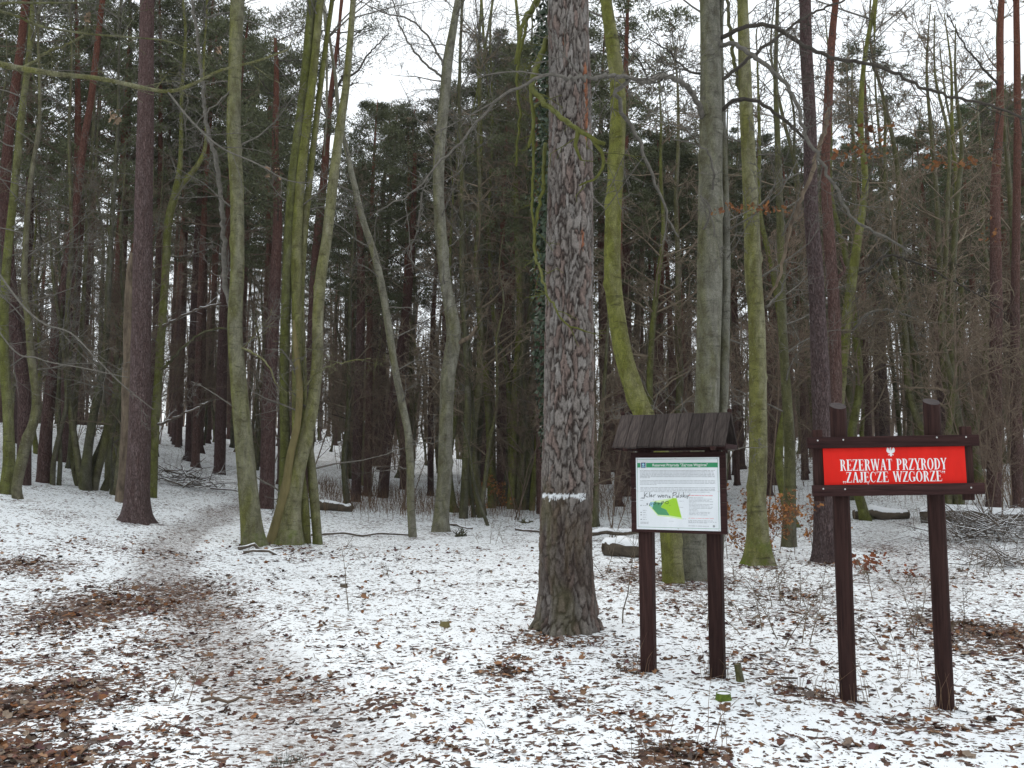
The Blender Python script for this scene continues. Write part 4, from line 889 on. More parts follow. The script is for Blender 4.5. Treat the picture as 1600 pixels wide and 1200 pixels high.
for px, Y, top, k in ((1535, 38, 175, 7), (1585, 44, 190, 7), (1490, 46, 235, 1), (1035, 42, 215, 2), (985, 47, 200, 3), (1215, 50, 240, 4), (1330, 48, 235, 5), (640, 46, 165, 0), (585, 52, 158, 2), (760, 41, 70, 6), (820, 46, 60, 3), (345, 33, 10, 4), (300, 37, -40, 1), (100, 29, -60, 5), (30, 33, -60, 2), (420, 44, 100, 6), (180, 35, -60, 0), (700, 50, 150, 5), (978, 35, -60, 3), (1382, 54, 60, 1), (945, 43, 40, 0)):
    x = (px - 800) / F * Y; H = at(px, top, Y)[2] - gz(x, Y)
    place(PINES[k], x, Y, H / 20 * 1.12, random.uniform(0, 6.28), ('bright green needled pine ' if k == 7 else ('tall' if H > 19 else 'shorter') + ' dark needled pine ') + landmark(px), 'tree', 'bright green pines' if k == 7 else 'pines of the wood behind', H / 20); taken.append((x, Y))
n_b = 0; tries = 0
while n_b < 150 and tries < 6000:
    tries += 1
    px = random.uniform(-260, 1860); lo = 22 if px < 320 else (26 if px < 900 else 22)
    Y = lo + (85 - lo) * random.random()**1.2
    if blocked(px, Y): continue
    x = (px - 800) / F * Y; z = gz(x, Y)
    sk = skyline(px) - (260 if px > 930 else 0); H = min(random.uniform(9, 16), at(px, sk, Y)[2] - z)
    if H < 7 or not free(x, Y, 1.5): continue
    k = random.randrange(6); H0 = (14, 14, 14, 13, 13, 14)[k]
    place(BARES[k], x, Y, H / H0, random.uniform(0, 6.28), ('single stemmed' if k in (0, 3) else 'multi stemmed') + ' bare mossy hornbeam ' + landmark(px), 'tree', 'bare single hornbeams' if k in (0, 3) else 'bare hornbeam clumps')
    n_b += 1
for px, Y, H, k in ((1350, 24, 15, 3), (1412, 44, 19, 1), (1476, 27, 15, 0), (1525, 31, 17, 4), (1592, 25, 15, 0), (1066, 27, 15, 0), (1012, 25, 14, 3), (1236, 23, 14, 3), (756, 27, 15, 0), (738, 31, 17, 2), (815, 29, 16, 5), (1440, 36, 18, 2), (1120, 33, 17, 5), (640, 38, 16, 0), (1310, 29, 17, 5)):
    x = (px - 800) / F * Y
    place(BARES[k], x, Y, H / 13.7, random.uniform(0, 6.28), ('single stemmed' if k in (0, 3) else 'multi stemmed') + ' bare mossy hornbeam ' + landmark(px), 'tree', 'bare single hornbeams' if k in (0, 3) else 'bare hornbeam clumps')
n_q = 0; tries = 0
while n_q < 95 and tries < 6000:
    tries += 1
    px = random.uniform(215, 430) if n_q < 26 else random.uniform(-150, 1750); Y = random.uniform(33, 88) if px < 440 else random.uniform(29, 82)
    if (310 < px < 395 and Y < 40) or blocked(px, Y): continue
    x = (px - 800) / F * Y; H = min(random.uniform(15, 22), at(px, skyline(px) + random.uniform(0, 60), Y)[2] - gz(x, Y))
    if H < 11 or not free(x, Y, 1.2): continue
    place(SLIM[n_q % 4], x, Y, random.uniform(.7, 1.05), random.uniform(0, 6.28), 'slim reddish pine with a small high crown ' + landmark(px), 'tree', 'slim pines of the wood behind', H / 20); n_q += 1
n_s = 0; tries = 0
while n_s < 110 and tries < 4000:
    tries += 1
    px = random.uniform(-200, 1800); lo = 20 if 700 < px < 1280 or px > 1500 else 27
    Y = lo + (80 - lo) * random.random()**1.3
    if blocked(px, Y) and Y < 30: continue
    x = (px - 800) / F * Y
    if not free(x, Y, .8): continue
    place(SAPS[n_s % 4], x, Y, random.uniform(.7, 2.0), random.uniform(0, 6.28), 'thin bare twiggy sapling ' + landmark(px), 'sapling', 'bare undergrowth saplings')
    n_s += 1
for p in PINES + BARES + SAPS + SLIM:
    for c in list(p.children): bpy.data.objects.remove(c)
    bpy.data.objects.remove(p)
# far-off wood that reads as one mass
def far_wood():
    g = np.random.default_rng(19); mb = MB(); random.seed(19)
    for q in range(1000):
        px = random.uniform(-500, 2100); Y = random.uniform(85, 170); x = (px - 800) / F * Y; z = gz(x, Y); H = random.uniform(10, 19)
        r = random.uniform(.09, .2); mb.tube(np.array([[x, Y, z - .3], [x + random.gauss(0, .3), Y, z + H * .5], [x + random.gauss(0, .6), Y, z + H]]), [r, r * .8, r * .3], 4)
        for k in range(9):
            b = np.array([x, Y, z + random.uniform(2.5, H)]); a = random.uniform(0, 6.28); e = b + np.array([math.cos(a), math.sin(a), random.uniform(0, .6)]) * random.uniform(.8, 2.6)
            mb.tube(np.array([b, (b + e) / 2 + rvec(.1), e]), [.03, .022, .012], 3)
    tag(mb.build('distant_wood', 'twig_brown'), 'distant mass of bare trunks closing the view', 'wood', None, 'stuff')
    N = 1100; px = g.uniform(-500, 2100, N); Y = g.uniform(95, 175, N); x = (px - 800) / F * Y; z = hill(x, Y) + g.uniform(3, 19, N)
    V, T = needle_mesh(np.stack([x, Y, z], 1), g.uniform(.8, 1.6, N), 60, (.25, .5), .10, .6, 9); mb = MB(); mb.add(V, None, T)
    tag(mb.build('distant_foliage', 'needles', None, False), 'dark needle foliage of the distant pines', 'foliage', None, 'stuff')
far_wood()

# ------------------------------------------------------------------ UNDERGROWTH AND THINGS ON THE GROUND
def blades(name, spots, label, h=(.25, .6), per=40, spread=.5, mat='grass', cat='grass', w=.006):
    mb = MB(); g = random.Random(len(spots) * 7 + 1)
    for (x, y) in spots:
        for k in range(per):
            bx_, by_ = x + g.gauss(0, spread), y + g.gauss(0, spread); z = gz(bx_, by_) - .02; a = g.uniform(0, 6.28); H = g.uniform(*h); le = g.uniform(.1, .7) * H
            P = np.array([[bx_, by_, z], [bx_ + math.cos(a) * le * .3, by_ + math.sin(a) * le * .3, z + H * .6], [bx_ + math.cos(a) * le, by_ + math.sin(a) * le, z + H]])
            mb.tube(P, [w, w * .8, w * .3], 3)
    return tag(mb.build(name, mat), label, cat, None, 'stuff')
sp = []; random.seed(8)
for q in range(260):
    px, Y = random.choice([(random.uniform(480, 660), random.uniform(27, 36)), (random.uniform(1320, 1470), random.uniform(29, 38)), (random.uniform(660, 1000), random.uniform(26, 36)), (random.uniform(1470, 1650), random.uniform(24, 34))])
    sp.append(((px - 800) / F * Y, Y))
blades('dry_grass', sp, 'rust brown dry grass and bracken at the edge of the wood', (.15, .6), 22, .8, w=.006)
def base_of(px, py): p = to_ground(px, py); return p[0], p[1], gz(p[0], p[1])
def sprigs(name, label, px, py, H, n, mat='twig', leaves=0, cat='shrub', spread=.2, lean=.35, r=.008, cols=None, seed=1, group=None, ls=.05):
    random.seed(seed); x, y, z = base_of(px, py); root = thing(name, label, cat, (x, y, z), 0, group); pts = []
    for i in range(n):
        mb = MB(); a = random.uniform(0, 6.28); tp = []
        limb(mb, (random.gauss(0, spread * .4), random.gauss(0, spread * .4), -.05), (math.cos(a) * lean, math.sin(a) * lean, 1), H * random.uniform(.6, 1.1), r, 2, 5, .16, .02, (3, 6), .45, .8, tp, .002, 6)
        mb.build('stem', mat, root); pts += [t[0] for t in tp]
    if leaves and pts:
        g = np.random.default_rng(seed); P = np.array(pts)[g.integers(0, len(pts), leaves)] + g.normal(0, .05, (leaves, 3)); P = P[P[:, 2] > .12]
        leaf_mesh('leaves', P, .9, ls, None, 'stuff', root, np.array(cols), upright=.8, seed=seed)
    return root
ORG = [(.30, .12, .035), (.24, .10, .04), (.36, .17, .06), (.20, .085, .045)]
RED = [(.22, .065, .03), (.28, .09, .035), (.17, .06, .035)]
sprigs('beech_shoot', 'young beech shoots with pale orange leaves before the knobbly beech', 1160, 872, 1.5, 6, leaves=1000, cols=ORG, spread=.8, lean=.5, seed=3)
sprigs('beech_shoot', 'orange leaved shoots at the foot of the slim olive beech', 1228, 868, 1.3, 5, leaves=620, cols=ORG, spread=.7, lean=.5, seed=4)
sprigs('beech_shoot', 'low rust leaved seedling beside the red sign post', 1350, 905, .5, 4, leaves=190, cols=RED, spread=.35, lean=.6, seed=5)
sprigs('beech_shoot', 'small rust leaved seedling on the snowy path edge', 1408, 912, .32, 3, leaves=70, cols=RED, spread=.3, lean=.6, seed=6)
sprigs('beech_shoot', 'orange leaved shoots by the fallen trunk beside the reddish pine', 1270, 850, 1.1, 4, leaves=420, cols=ORG, spread=.5, lean=.4, seed=7)
sprigs('beech_shoot', 'leafy orange spray in front of the forked hornbeam', 770, 800, 1.4, 3, leaves=420, cols=ORG, spread=.5, lean=.6, seed=17)
sprigs('bare_sapling', 'arching bare sapling on the open snow', 548, 955, .78, 1, lean=.25, r=.007, seed=9, cat='sapling')
sprigs('bare_sapling', 'small bare twig standing in the open snow', 618, 905, .42, 1, lean=.25, r=.005, seed=10, cat='sapling')
sprigs('bare_sapling', 'thin bare sapling between the thick pine and the board post', 980, 972, 1.35, 1, lean=.05, r=.009, seed=12, cat='sapling')
sprigs('bramble', 'low bare bramble twigs on the trodden trail', 280, 1095, .35, 3, lean=1.2, r=.004, seed=13)
for i, (px, py, H, lab) in enumerate([(1235, 945, .8, 'tangled bare twigs between the two signs'), (1190, 925, .7, 'bare twigs in front of the thick grey beech foot'), (1255, 1010, .7, 'sparse bare shrub left of the red sign post'), (1400, 1000, .6, 'wispy bare shrub between the red sign posts'), (940, 900, .8, 'fine bare twigs right of the thick pine'),
                                      (1150, 985, .6, 'wispy bare twigs right of the board post'), (1300, 940, .6, 'grey bare twigs by the reddish pine foot'), (1520, 905, .6, 'bare twigs before the brush pile'), (770, 850, .6, 'bare twigs left of the thick pine'), (1010, 880, .7, 'bare twigs beside the cut log'),
                                      (1480, 1000, .45, 'short dry twigs beside the right sign post'), (1580, 900, .5, 'short dry twigs on the snow by the brush pile')]):
    sprigs('bare_shrub', lab, px, py, H, 4, mat='twig', lean=.5, r=.006, spread=.5, seed=30 + i)
sx = [base_of(px, py)[:2] for px, py in ((1300, 1095), (1330, 1100), (1345, 1095), (1465, 1110), (1115, 1060), (1430, 1060), (1230, 1080), (1000, 1055), (1090, 1180), (1040, 1190))]
blades('dry_stalks', sx, 'thin straw coloured grass stalks around the sign posts', (.12, .42), 9, .09, w=.0022)
sx = [base_of(px, py)[:2] for px, py in ((200, 1106), (445, 1186))]
blades('green_tuft', sx, 'small green grass tufts poking through the snow', (.015, .04), 70, .05, mat='ivy', w=.0016)

def log_thing(name, label, a, b, r, snow=True, mat='log', n=12, group=None, bend=.03, lift=.0, cut=True):
    """fallen trunk between two ground pixels"""
    A = np.array(base_of(*a)); B = np.array(base_of(*b)); A[2] += r * .75 + lift; B[2] += r * .75 + lift
    root = thing(name, label, 'log' if r > .05 else 'branch', tuple(A), 0, group)
    D = B - A; P = np.array([D * t + np.array([0, 0, bend * math.sin(t * 6)]) + (rvec(.02) if 0 < t < 1 else 0) for t in np.linspace(0, 1, 7)])
    PR = catmull(np.concatenate([P, np.linspace(r, r * .8, 7)[:, None]], 1), .12)
    mb = MB(); rough_tube(mb, PR[:, :3], PR[:, 3], n, .09, 4, 0, 5, int(a[0])); mb.build('bark', mat, root)
    if cut:
        for e, s in ((0, -1), (-1, 1)):
            mb = MB(); t = unit(D) * s; c = PR[e, :3] + t * (PR[e, 3] * .32 if s > 0 else .004); u = unit(np.cross(t, [0, 0, 1])); v = np.cross(t, u); k = 14
            mb.add(np.vstack([c + t * .004] + [c + (u * math.cos(q) + v * math.sin(q)) * PR[e, 3] * .86 for q in np.arange(k) * 2 * math.pi / k]), None, [(0, 1 + q, 1 + (q + 1) % k) for q in range(k)]); mb.build('cut_end', 'cutwood', root)
    if snow:
        k = 9; side = unit(np.cross(D, [0, 0, 1])); V = []; m = len(PR)
        for i in range(m):
            h = .035 + .03 * vn(i * .8, a[0], 0, 9); taper = min(1, i / 2, (m - 1 - i) / 2) + .02
            for j in range(k):
                q = (j / (k - 1) - .5) * 2; an = q * 1.05; wob = 1 + .12 * (vn(i * .7, j * .9, 1.0, 12) - .5)
                V.append(PR[i, :3] + (side * math.sin(an) + np.array([0, 0, math.cos(an)])) * (PR[i, 3] * 1.03 * wob + h * (1 - q*q) * taper))
        Q = [(i*k + j, (i+1)*k + j, (i+1)*k + j+1, i*k + j+1) for i in range(m - 1) for j in range(k - 1)]
        mb = MB(); mb.add(V, Q); mb.build('snow_cap', 'snow', root)
    return root
random.seed(21)
log_thing('fallen_log', 'snow capped log lying across the end of the right path', (1335, 812), (1418, 811), .16)
log_thing('fallen_log', 'long snow capped trunk lying behind the brush pile', (1440, 817), (1640, 822), .22)
log_thing('fallen_log', 'short snow capped log section behind the information board', (948, 868), (1005, 872), .19, bend=.0)
log_thing('fallen_log', 'thin pale snow topped trunk leaning out from behind the thick pine', (918, 846), (1000, 842), .06, bend=.02, lift=.12)
log_thing('fallen_log', 'dark mossy log at the edge of the wood right of the beech clump', (498, 797), (548, 800), .17, snow=False)
log_thing('fallen_branch', 'long thin branch lying on snow right of the beech clump', (486, 838), (640, 838), .03, snow=False, mat='stick', cut=False, bend=.01)
log_thing('fallen_branch', 'snow dusted stick at the foot of the beech clump', (380, 866), (458, 868), .03, snow=False, mat='stick', cut=False)
log_thing('fallen_branch', 'second stick lying under the olive beech', (372, 860), (440, 858), .035, snow=False, mat='stick', cut=False)
log_thing('fallen_branch', 'dark stick lying across the trodden trail', (315, 1098), (395, 1094), .012, snow=False, mat='twig_brown', cut=False, bend=.005)
log_thing('fallen_branch', 'short curved branch on snow left of the thick pine', (806, 829), (846, 833), .035, snow=False, mat='stick', cut=False)
log_thing('fallen_branch', 'broken branch lying right of the grey green beech', (703, 822), (738, 828), .035, snow=False, mat='stick', cut=False)
log_thing('fallen_branch', 'short broken branch near the sign post bases', (1225, 1062), (1262, 1078), .012, snow=False, mat='stick', cut=False, bend=.004)
def leaner():
    b = to_ground(763, 822); A = np.array([b[0], b[1], gz(b[0], b[1]) - .05])
    pts = [at(763, 822, b[1]), at(748, 780, b[1] + .1), at(738, 740, b[1] + .2), at(733, 700, b[1] + .3), at(722, 660, b[1] + .4)]; pts[0] = A
    P = catmull(np.array([np.append(p, 0) for p in pts]), .1)[:, :3] - A; mb = MB(); rough_tube(mb, P, np.linspace(.05, .03, len(P)), 8, .1, 5)
    o = mb.build('leaning_stick', 'hornbeam', None, loc=tuple(A)); tag(o, 'dry curved stick leaning against the thin brown green stem', 'branch')
leaner()
def heap(name, label, px, py, wpx, n, L=(.6, 1.8), r=(.008, .03), H=.5, seed=1, mat='stick'):
    random.seed(seed); x, y, z = base_of(px, py); W = wpx * y / F; mb = MB()
    for i in range(n):
        u = random.gauss(0, .45); v = random.gauss(0, .4); hh = H * max(0, 1 - u*u) * random.random(); a = random.uniform(0, 6.28); l = random.uniform(*L); e = random.uniform(-.15, .45)
        p = np.array([x + u * W, y + v * W * .6, gz(x + u * W, y + v * W * .6) + hh + .02]); d = np.array([math.cos(a), math.sin(a) * .7, e]); rr = random.uniform(*r)
        k = p + d * l * .5 + rvec(.06); q = p + d * l + rvec(.1); q[2] = max(q[2], gz(q[0], q[1]) + .01); mb.tube(np.array([p, k, q]), [rr, rr * .8, rr * .35], 5)
        if random.random() < .5: twigs_on(mb, np.array([p, k, q]), [rr] * 3, .25, .4, 1, .02, .006)
    return tag(mb.build(name, mat), label, 'branches', None, 'stuff')
heap('brush_pile', 'tangled pile of cut branches dusted with snow right of the sign', 1548, 846, 75, 130, seed=2, H=.45, L=(.4, 1.3), r=(.006, .024))
heap('brush_pile', 'dark heap of brushwood at the far end of the trail', 290, 762, 60, 70, seed=3, H=.5, L=(.5, 1.5))
heap('brush_pile', 'scattered thin twigs on the snow before the snow capped log', 1575, 888, 60, 50, seed=4, H=.12, L=(.4, 1.2), r=(.005, .014))
def root_clod(px, py, label, s, seed):
    x, y, z = base_of(px, py); random.seed(seed); mb = MB()
    for i in range(14): limb(mb, (random.gauss(0, s * .3), random.gauss(0, s * .2), .0), (random.gauss(0, 1), random.gauss(0, 1), .6), s * random.uniform(.6, 1.4), s * .09, 1, 5, .4, .0, (2, 4), .5, .8, None, .004, 4)
    tag(mb.build('broken_branches', 'hornbeam', None, loc=(x, y, z)), label, 'branches')
root_clod(718, 838, 'dark knot of broken branches below the grey green beech', .22, 5); root_clod(820, 818, 'small knot of broken branches left of the thick pine', .2, 6)
def stump(label, px, py, r, h, mat='moss', lean=.0, top='cutwood', cap=True):
    x, y, z = base_of(px, py); root = thing('stump', label, 'stump', (x, y, z))
    P = np.array([[0, 0, -.08], [0, 0, 0], [lean * .5, 0, h * .5], [lean, 0, h]]); mb = MB(); rough_tube(mb, P, np.array([r * 1.2, r * 1.15, r, r * .97]), 14, .12, 6, 0, 5, int(px), False); mb.build('bark', mat, root)
    k = 14; mb = MB(); mb.add([(lean, 0, h - .004)] + [(lean + r * .97 * math.cos(q), r * .97 * math.sin(q), h - .006) for q in np.arange(k) * 2 * math.pi / k], None, [(0, 1 + q, 1 + (q + 1) % k) for q in range(k)]); mb.build('cut_end', top, root)
stump('low bright mossy stump topped with snow before the board', 1131, 1097, .052, .05, top='snow'); stump('dark mossy stump on the snow left of the thick pine', 695, 979, .05, .055, mat='deadmoss', top='log')
stump('short cut sapling stub standing right of the board post', 1157, 1066, .028, .13, mat='hornbeam', lean=-.02); stump('small dark stump in the open snow', 537, 918, .05, .05, mat='log', top='log')

# ------------------------------------------------------------------ SIGNS
def part_box(name, root, x0, x1, y0, y1, z0, z1, mat, bev=.004, loc=None, rot=None):
    c = ((x0 + x1) / 2, (y0 + y1) / 2, (z0 + z1) / 2); mb = MB(); box(mb, x0 - c[0], x1 - c[0], y0 - c[1], y1 - c[1], z0 - c[2], z1 - c[2], bev)
    o = mb.build(name, mat, root, False, loc=c)
    if rot: o.rotation_euler = rot
    return o
def poly_tris(pts):
    from mathutils.geometry import tessellate_polygon
    return [tuple(t) for t in tessellate_polygon([[Vector((p[0], p[1], 0)) for p in pts]])]
class Flat:
    """flat print on the front (-Y) face of a panel; each piece a hair in front of the one before"""
    def __init__(s, y, step=.00006): s.mb = MB(); s.y = y; s.step = step; s.k = 0
    def poly(s, pts):
        y = s.y - s.step * (s.k % 12); s.k += 1
        T = [(a, b, c) if ((pts[b][0]-pts[a][0])*(pts[c][1]-pts[a][1]) - (pts[b][1]-pts[a][1])*(pts[c][0]-pts[a][0])) > 0 else (a, c, b) for a, b, c in poly_tris(pts)]
        s.mb.add([(p[0], y, p[1]) for p in pts], None, T)
    def rect(s, x0, x1, z0, z1): s.poly([(x0, z0), (x1, z0), (x1, z1), (x0, z1)])
    def stroke(s, pts, w):
        for a, b in zip(pts[:-1], pts[1:]):
            a, b = np.array(a), np.array(b); d = (b - a) / (np.linalg.norm(b - a) + 1e-9); n = np.array([-d[1], d[0]]) * w / 2; e = d * w * .35
            s.poly([tuple(a - e + n), tuple(a - e - n), tuple(b + e - n), tuple(b + e + n)])
    def build(s, name, mat, root): return s.mb.build(name, mat, root, False)
def arc(cx, cy, rx, ry, a0, a1, n=18): return [(cx + rx * math.cos(R(a0 + (a1 - a0) * i / n)), cy + ry * math.sin(R(a0 + (a1 - a0) * i / n))) for i in range(n + 1)]
def ring(cx, cy, rx, ry, ix, iy, a0, a1): return arc(cx, cy, rx, ry, a0, a1) + arc(cx, cy, ix, iy, a1, a0)
TK, TN, SF = .165, .065, .055
def serif(x0, x1, z, up=True): return [(x0, z), (x1, z), (x1, z + (SF if up else -SF)), (x0, z + (SF if up else -SF))]
def quad(a, b, w): return [(a[0] - w/2, a[1]), (a[0] + w/2, a[1]), (b[0] + w/2, b[1]), (b[0] - w/2, b[1])]
def glyph(c):
    st = lambda x, z0=0, z1=1: [(x, z0), (x + TK, z0), (x + TK, z1), (x, z1)]
    tipd = lambda x, z: [(x, z), (x - .03, z), (x - .01, z - .18), (x + .015, z - .18)]; tipu = lambda x, z: [(x, z), (x - .04, z), (x, z + .20), (x + .025, z + .20)]
    if c in 'EĘ':
        g = [st(.07), serif(0, .07, 0), serif(0, .07, .955), [(.205, .955), (.50, .955), (.50, 1), (.205, 1)], [(.205, 0), (.53, 0), (.53, TN), (.205, TN)], [(.205, .48), (.40, .48), (.40, .53), (.205, .53)], tipd(.50, .96), tipu(.53, .045), [(.385, .38), (.415, .38), (.415, .63), (.385, .63)]]
        if c == 'Ę': g += [ring(.44, -.12, .09, .12, .035, .085, 90, 290)]
        return g, .56
    if c == 'R': return [st(.07), serif(0, .07, 0), serif(.205, .27, 0), serif(0, .07, .955), ring(.24, .735, .25, .265, .115, .22, -90, 90), [(.20, .955), (.245, .955), (.245, 1), (.20, 1)], [(.20, .47), (.245, .47), (.245, .515), (.20, .515)], [(.27, .48), (.40, .50), (.56, .02), (.60, 0), (.46, 0)]], .60
    if c == 'P': return [st(.07), serif(0, .07, 0), serif(.205, .29, 0), serif(0, .07, .955), ring(.24, .72, .27, .28, .13, .235, -90, 90), [(.20, .955), (.245, .955), (.245, 1), (.20, 1)], [(.20, .44), (.245, .44), (.245, .485), (.20, .485)]], .54
    if c == 'D': return [st(.07), serif(0, .07, 0), serif(0, .07, .955), ring(.22, .5, .37, .5, .23, .455, -90, 90), [(.20, .955), (.225, .955), (.225, 1), (.20, 1)], [(.20, 0), (.225, 0), (.225, .045), (.20, .045)]], .62
    if c == 'Z': return [[(.03, .95), (.50, .95), (.50, 1), (.03, 1)], [(0, 0), (.50, 0), (.50, TN), (0, TN)], [(0, .05), (.16, .05), (.50, .95), (.34, .95)], tipd(.06, .96), tipu(.50, .045)], .53
    if c == 'W': return [quad((.08, 1), (.27, 0), .14), quad((.42, 1), (.26, 0), TN), quad((.42, 1), (.61, 0), .14), quad((.80, 1), (.60, 0), TN), serif(0, .20, .955), serif(.32, .54, .955), serif(.72, .87, .955)], .86
    if c == 'A': return [quad((.10, 0), (.30, 1), TN), quad((.50, 0), (.32, 1), .15), [(.16, .29), (.42, .29), (.42, .335), (.17, .335)], serif(.02, .19, 0), serif(.38, .62, 0)], .61
    if c == 'T': return [st(.20), [(.0, .955), (.535, .955), (.535, 1), (0, 1)], serif(.14, .20, 0), serif(.335, .395, 0), tipd(.03, .96), tipd(.535, .96)], .54
    if c == 'Y': return [quad((.28, .45), (.09, 1), .14), quad((.30, .45), (.50, 1), TN), st(.215, 0, .48), serif(.0, .20, .955), serif(.42, .58, .955), serif(.15, .215, 0), serif(.35, .415, 0)], .57
    if c in 'OÓ': return [ring(.30, .5, .30, .515, .155, .465, -90, 90), ring(.30, .5, .30, .515, .155, .465, 90, 270)] + ([[(.27, 1.06), (.33, 1.06), (.46, 1.24), (.36, 1.24)]] if c == 'Ó' else []), .62
    if c == 'J': return [st(.17, .18, 1), serif(.10, .17, .955), serif(.305, .37, .955), ring(.15, .16, .155, .18, .06, .125, 180, 360), [(.0, .14), (.10, .14), (.10, .26), (.0, .26)]], .38
    if c in 'CG':
        g = [ring(.31, .5, .31, .515, .165, .465, 90, 270), ring(.31, .5, .24, .515, .22, .465, 45, 90), ring(.31, .5, .24, .515, .22, .465, 270, 318), [(.50, .66), (.535, .66), (.535, .98), (.50, .98)]]
        if c == 'G': g += [[(.43, .02), (.43 + TK, .06), (.43 + TK, .44), (.43, .44)], serif(.36, .43, .40), serif(.43 + TK, .63, .40)]
        return g, .58 if c == 'C' else .64
    if c in '„”':
        z = 0.02 if c == '„' else .86; g = []
        for k in (0, .15): g += [arc(.06 + k, z + .06, .055, .065, 0, 340, 10), [(.085 + k, z + .03), (.115 + k, z + .06), (.07 + k, z - .12), (.04 + k, z - .12)]]
        return g, .30
    return [], .34
def text_line(fl, s, x0, x1, z0, h):
    W = 0; L = []
    for c in s: g, w_ = glyph(c); L.append((W, g)); W += w_ + .035
    k = (x1 - x0) / W
    for o, g in L:
        for p in g: fl.poly([(x0 + (o + q[0]) * k, z0 + q[1] * h) for q in p])
def screw(root, x, y, z, r=.006, mat='screw'):
    mb = MB(); k = 10; P = [(0, 0), (r, .0), (r * .8, .0025), (r * .35, .0035)]
    V = [(0, -.0038, 0)]; T = []
    for (rr, d) in ((r * .4, .0036), (r * .85, .0024), (r, 0)): V += [(rr * math.cos(q), -d, rr * math.sin(q)) for q in np.arange(k) * 2 * math.pi / k]
    T = [(0, 1 + (q + 1) % k, 1 + q) for q in range(k)]; Q = [(1 + a*k + q, 1 + a*k + (q+1) % k, 1 + (a+1)*k + (q+1) % k, 1 + (a+1)*k + q) for a in (0, 1) for q in range(k)]
    mb.add(V, Q, T); return mb.build('screw', mat, root, True, loc=(x, y, z))
def red_sign():
    Y = to_ground(1322, 1096)[1]; k = Y / F
    xl = at(1314, 740, Y)[0]; xr = at(1459, 740, Y)[0]; cx = (xl + xr) / 2; cz = gz(cx, Y)
    root = thing('reserve_sign', 'red enamel reserve sign with white lettering on two round brown posts', 'sign', (cx, Y, cz), R(-2.5))
    X = lambda px: at(px, 740, Y)[0] - cx; Z = lambda py: at(1390, py, Y)[2] - cz
    for px, pt, lx in ((1314, 634, 0), (1459, 628, 0)):
        r = 12.7 * k; zt = Z(pt); x = X(px); mb = MB(); n = 22; an = np.arange(n) * 2 * math.pi / n
        zs = [-.35, 0, .4, .9, 1.4, 1.8, zt - .05]
        V = []
        for i, z in enumerate(zs):
            w_ = r * (1 + .03 * (vn(z * 2, px, 0, 4) - .5)); V += [(w_ * math.cos(a), w_ * math.sin(a), z) for a in an]
        V += [(r * .97 * math.cos(a), r * .97 * math.sin(a), zt + .028 * math.sin(a)) for a in an]; m = len(zs) + 1
        Q = [(i*n + j, i*n + (j+1) % n, (i+1)*n + (j+1) % n, (i+1)*n + j) for i in range(m - 1) for j in range(n)]
        mb.add(V, Q); o = mb.build('post', 'wood', root, loc=(x, .0, 0)); 
        mb = MB(); mb.add([(0, 0, zt)] + [(r * .972 * math.cos(a), r * .972 * math.sin(a), zt + .001 + .028 * math.sin(a)) for a in an], None, [(0, 1 + j, 1 + (j + 1) % n) for j in range(n)]); mb.build('end_grain', 'wood_end', o, False)
    ry = -12.7 * k - .004                                                # rails are fixed on the front of the posts
    tilt = R(.9)
    def rail(x0, x1, z0, z1, nm):
        return part_box(nm, root, X(x0), X(x1), ry - .045, ry, z0, z1, 'wood_h', .006, rot=(0, -tilt, 0))
    rail(1259, 1519, Z(699.5), Z(682), 'rail'); rail(1265, 1524, Z(773.5), Z(756), 'rail')
    part_box('stile', root, X(1270), X(1285), ry + .003, ry + .043, Z(783), Z(672), 'wood', .005); part_box('stile', root, X(1497), X(1513), ry + .003, ry + .043, Z(781), Z(667), 'wood', .005)
    # panel sits between the rails, a little behind their faces
    pan = part_box('panel', root, X(1283.5), X(1499), ry - .020, ry - .012, Z(757.5), Z(695), 'red', .0015, rot=(0, -tilt, 0)); pc = pan.location
    yf = -.0042; fl = Flat(yf - .0004); w_ = X(1498) - X(1284)
    px2x = lambda px: (px - 1390.5) * k; py2z = lambda py: (726.2 - py) * k
    text_line(fl, 'REZERWAT PRZYRODY', px2x(1308), px2x(1469.5), py2z(734.5), 17.2 * k); text_line(fl, '„ZAJĘCZE WZGÓRZE”', px2x(1311), px2x(1467), py2z(752.5), 16 * k)
    fl.build('lettering', 'white', pan)
    # white crowned eagle
    fl = Flat(yf - .0004); ex, ez, s = px2x(1386), py2z(706.5), .0315
    half = [(0, .55), (.10, .50), (.16, .28), (.30, .62), (.55, .95), (.80, .98), (.72, .80), (.98, .72), (.86, .52), (1.02, .38), (.84, .22), (.95, .02), (.72, -.02), (.74, -.26), (.52, -.18), (.46, -.42), (.30, -.24), (.22, -.42), (.62, -.66), (.66, -.80), (.36, -.72), (.20, -.60), (.26, -.98), (0, -1.05)]
    fl.poly([(ex + x * s, ez + z * s) for x, z in half] + [(ex - x * s, ez + z * s) for x, z in reversed(half[1:-1])])
    fl.poly([(ex + x * s, ez + z * s) for x, z in [(-.13, .5), (.10, .5), (.17, .70), (.08, .88), (-.10, .88), (-.20, .74), (-.36, .70), (-.18, .62)]]); fl.poly([(ex + x * s, ez + z * s) for x, z in [(-.12, .90), (.10, .90), (.18, 1.15), (.05, 1.02), (-.01, 1.2), (-.07, 1.02), (-.2, 1.15)]])
    fl.build('eagle_emblem', 'white', pan)
    for px, py in ((1274, 689), (1313, 688), (1455, 684.5), (1499, 684), (1280, 763.5), (1313, 764), (1503, 761.5)): screw(root, X(px), ry - .0465, Z(py), .0062)
red_sign()
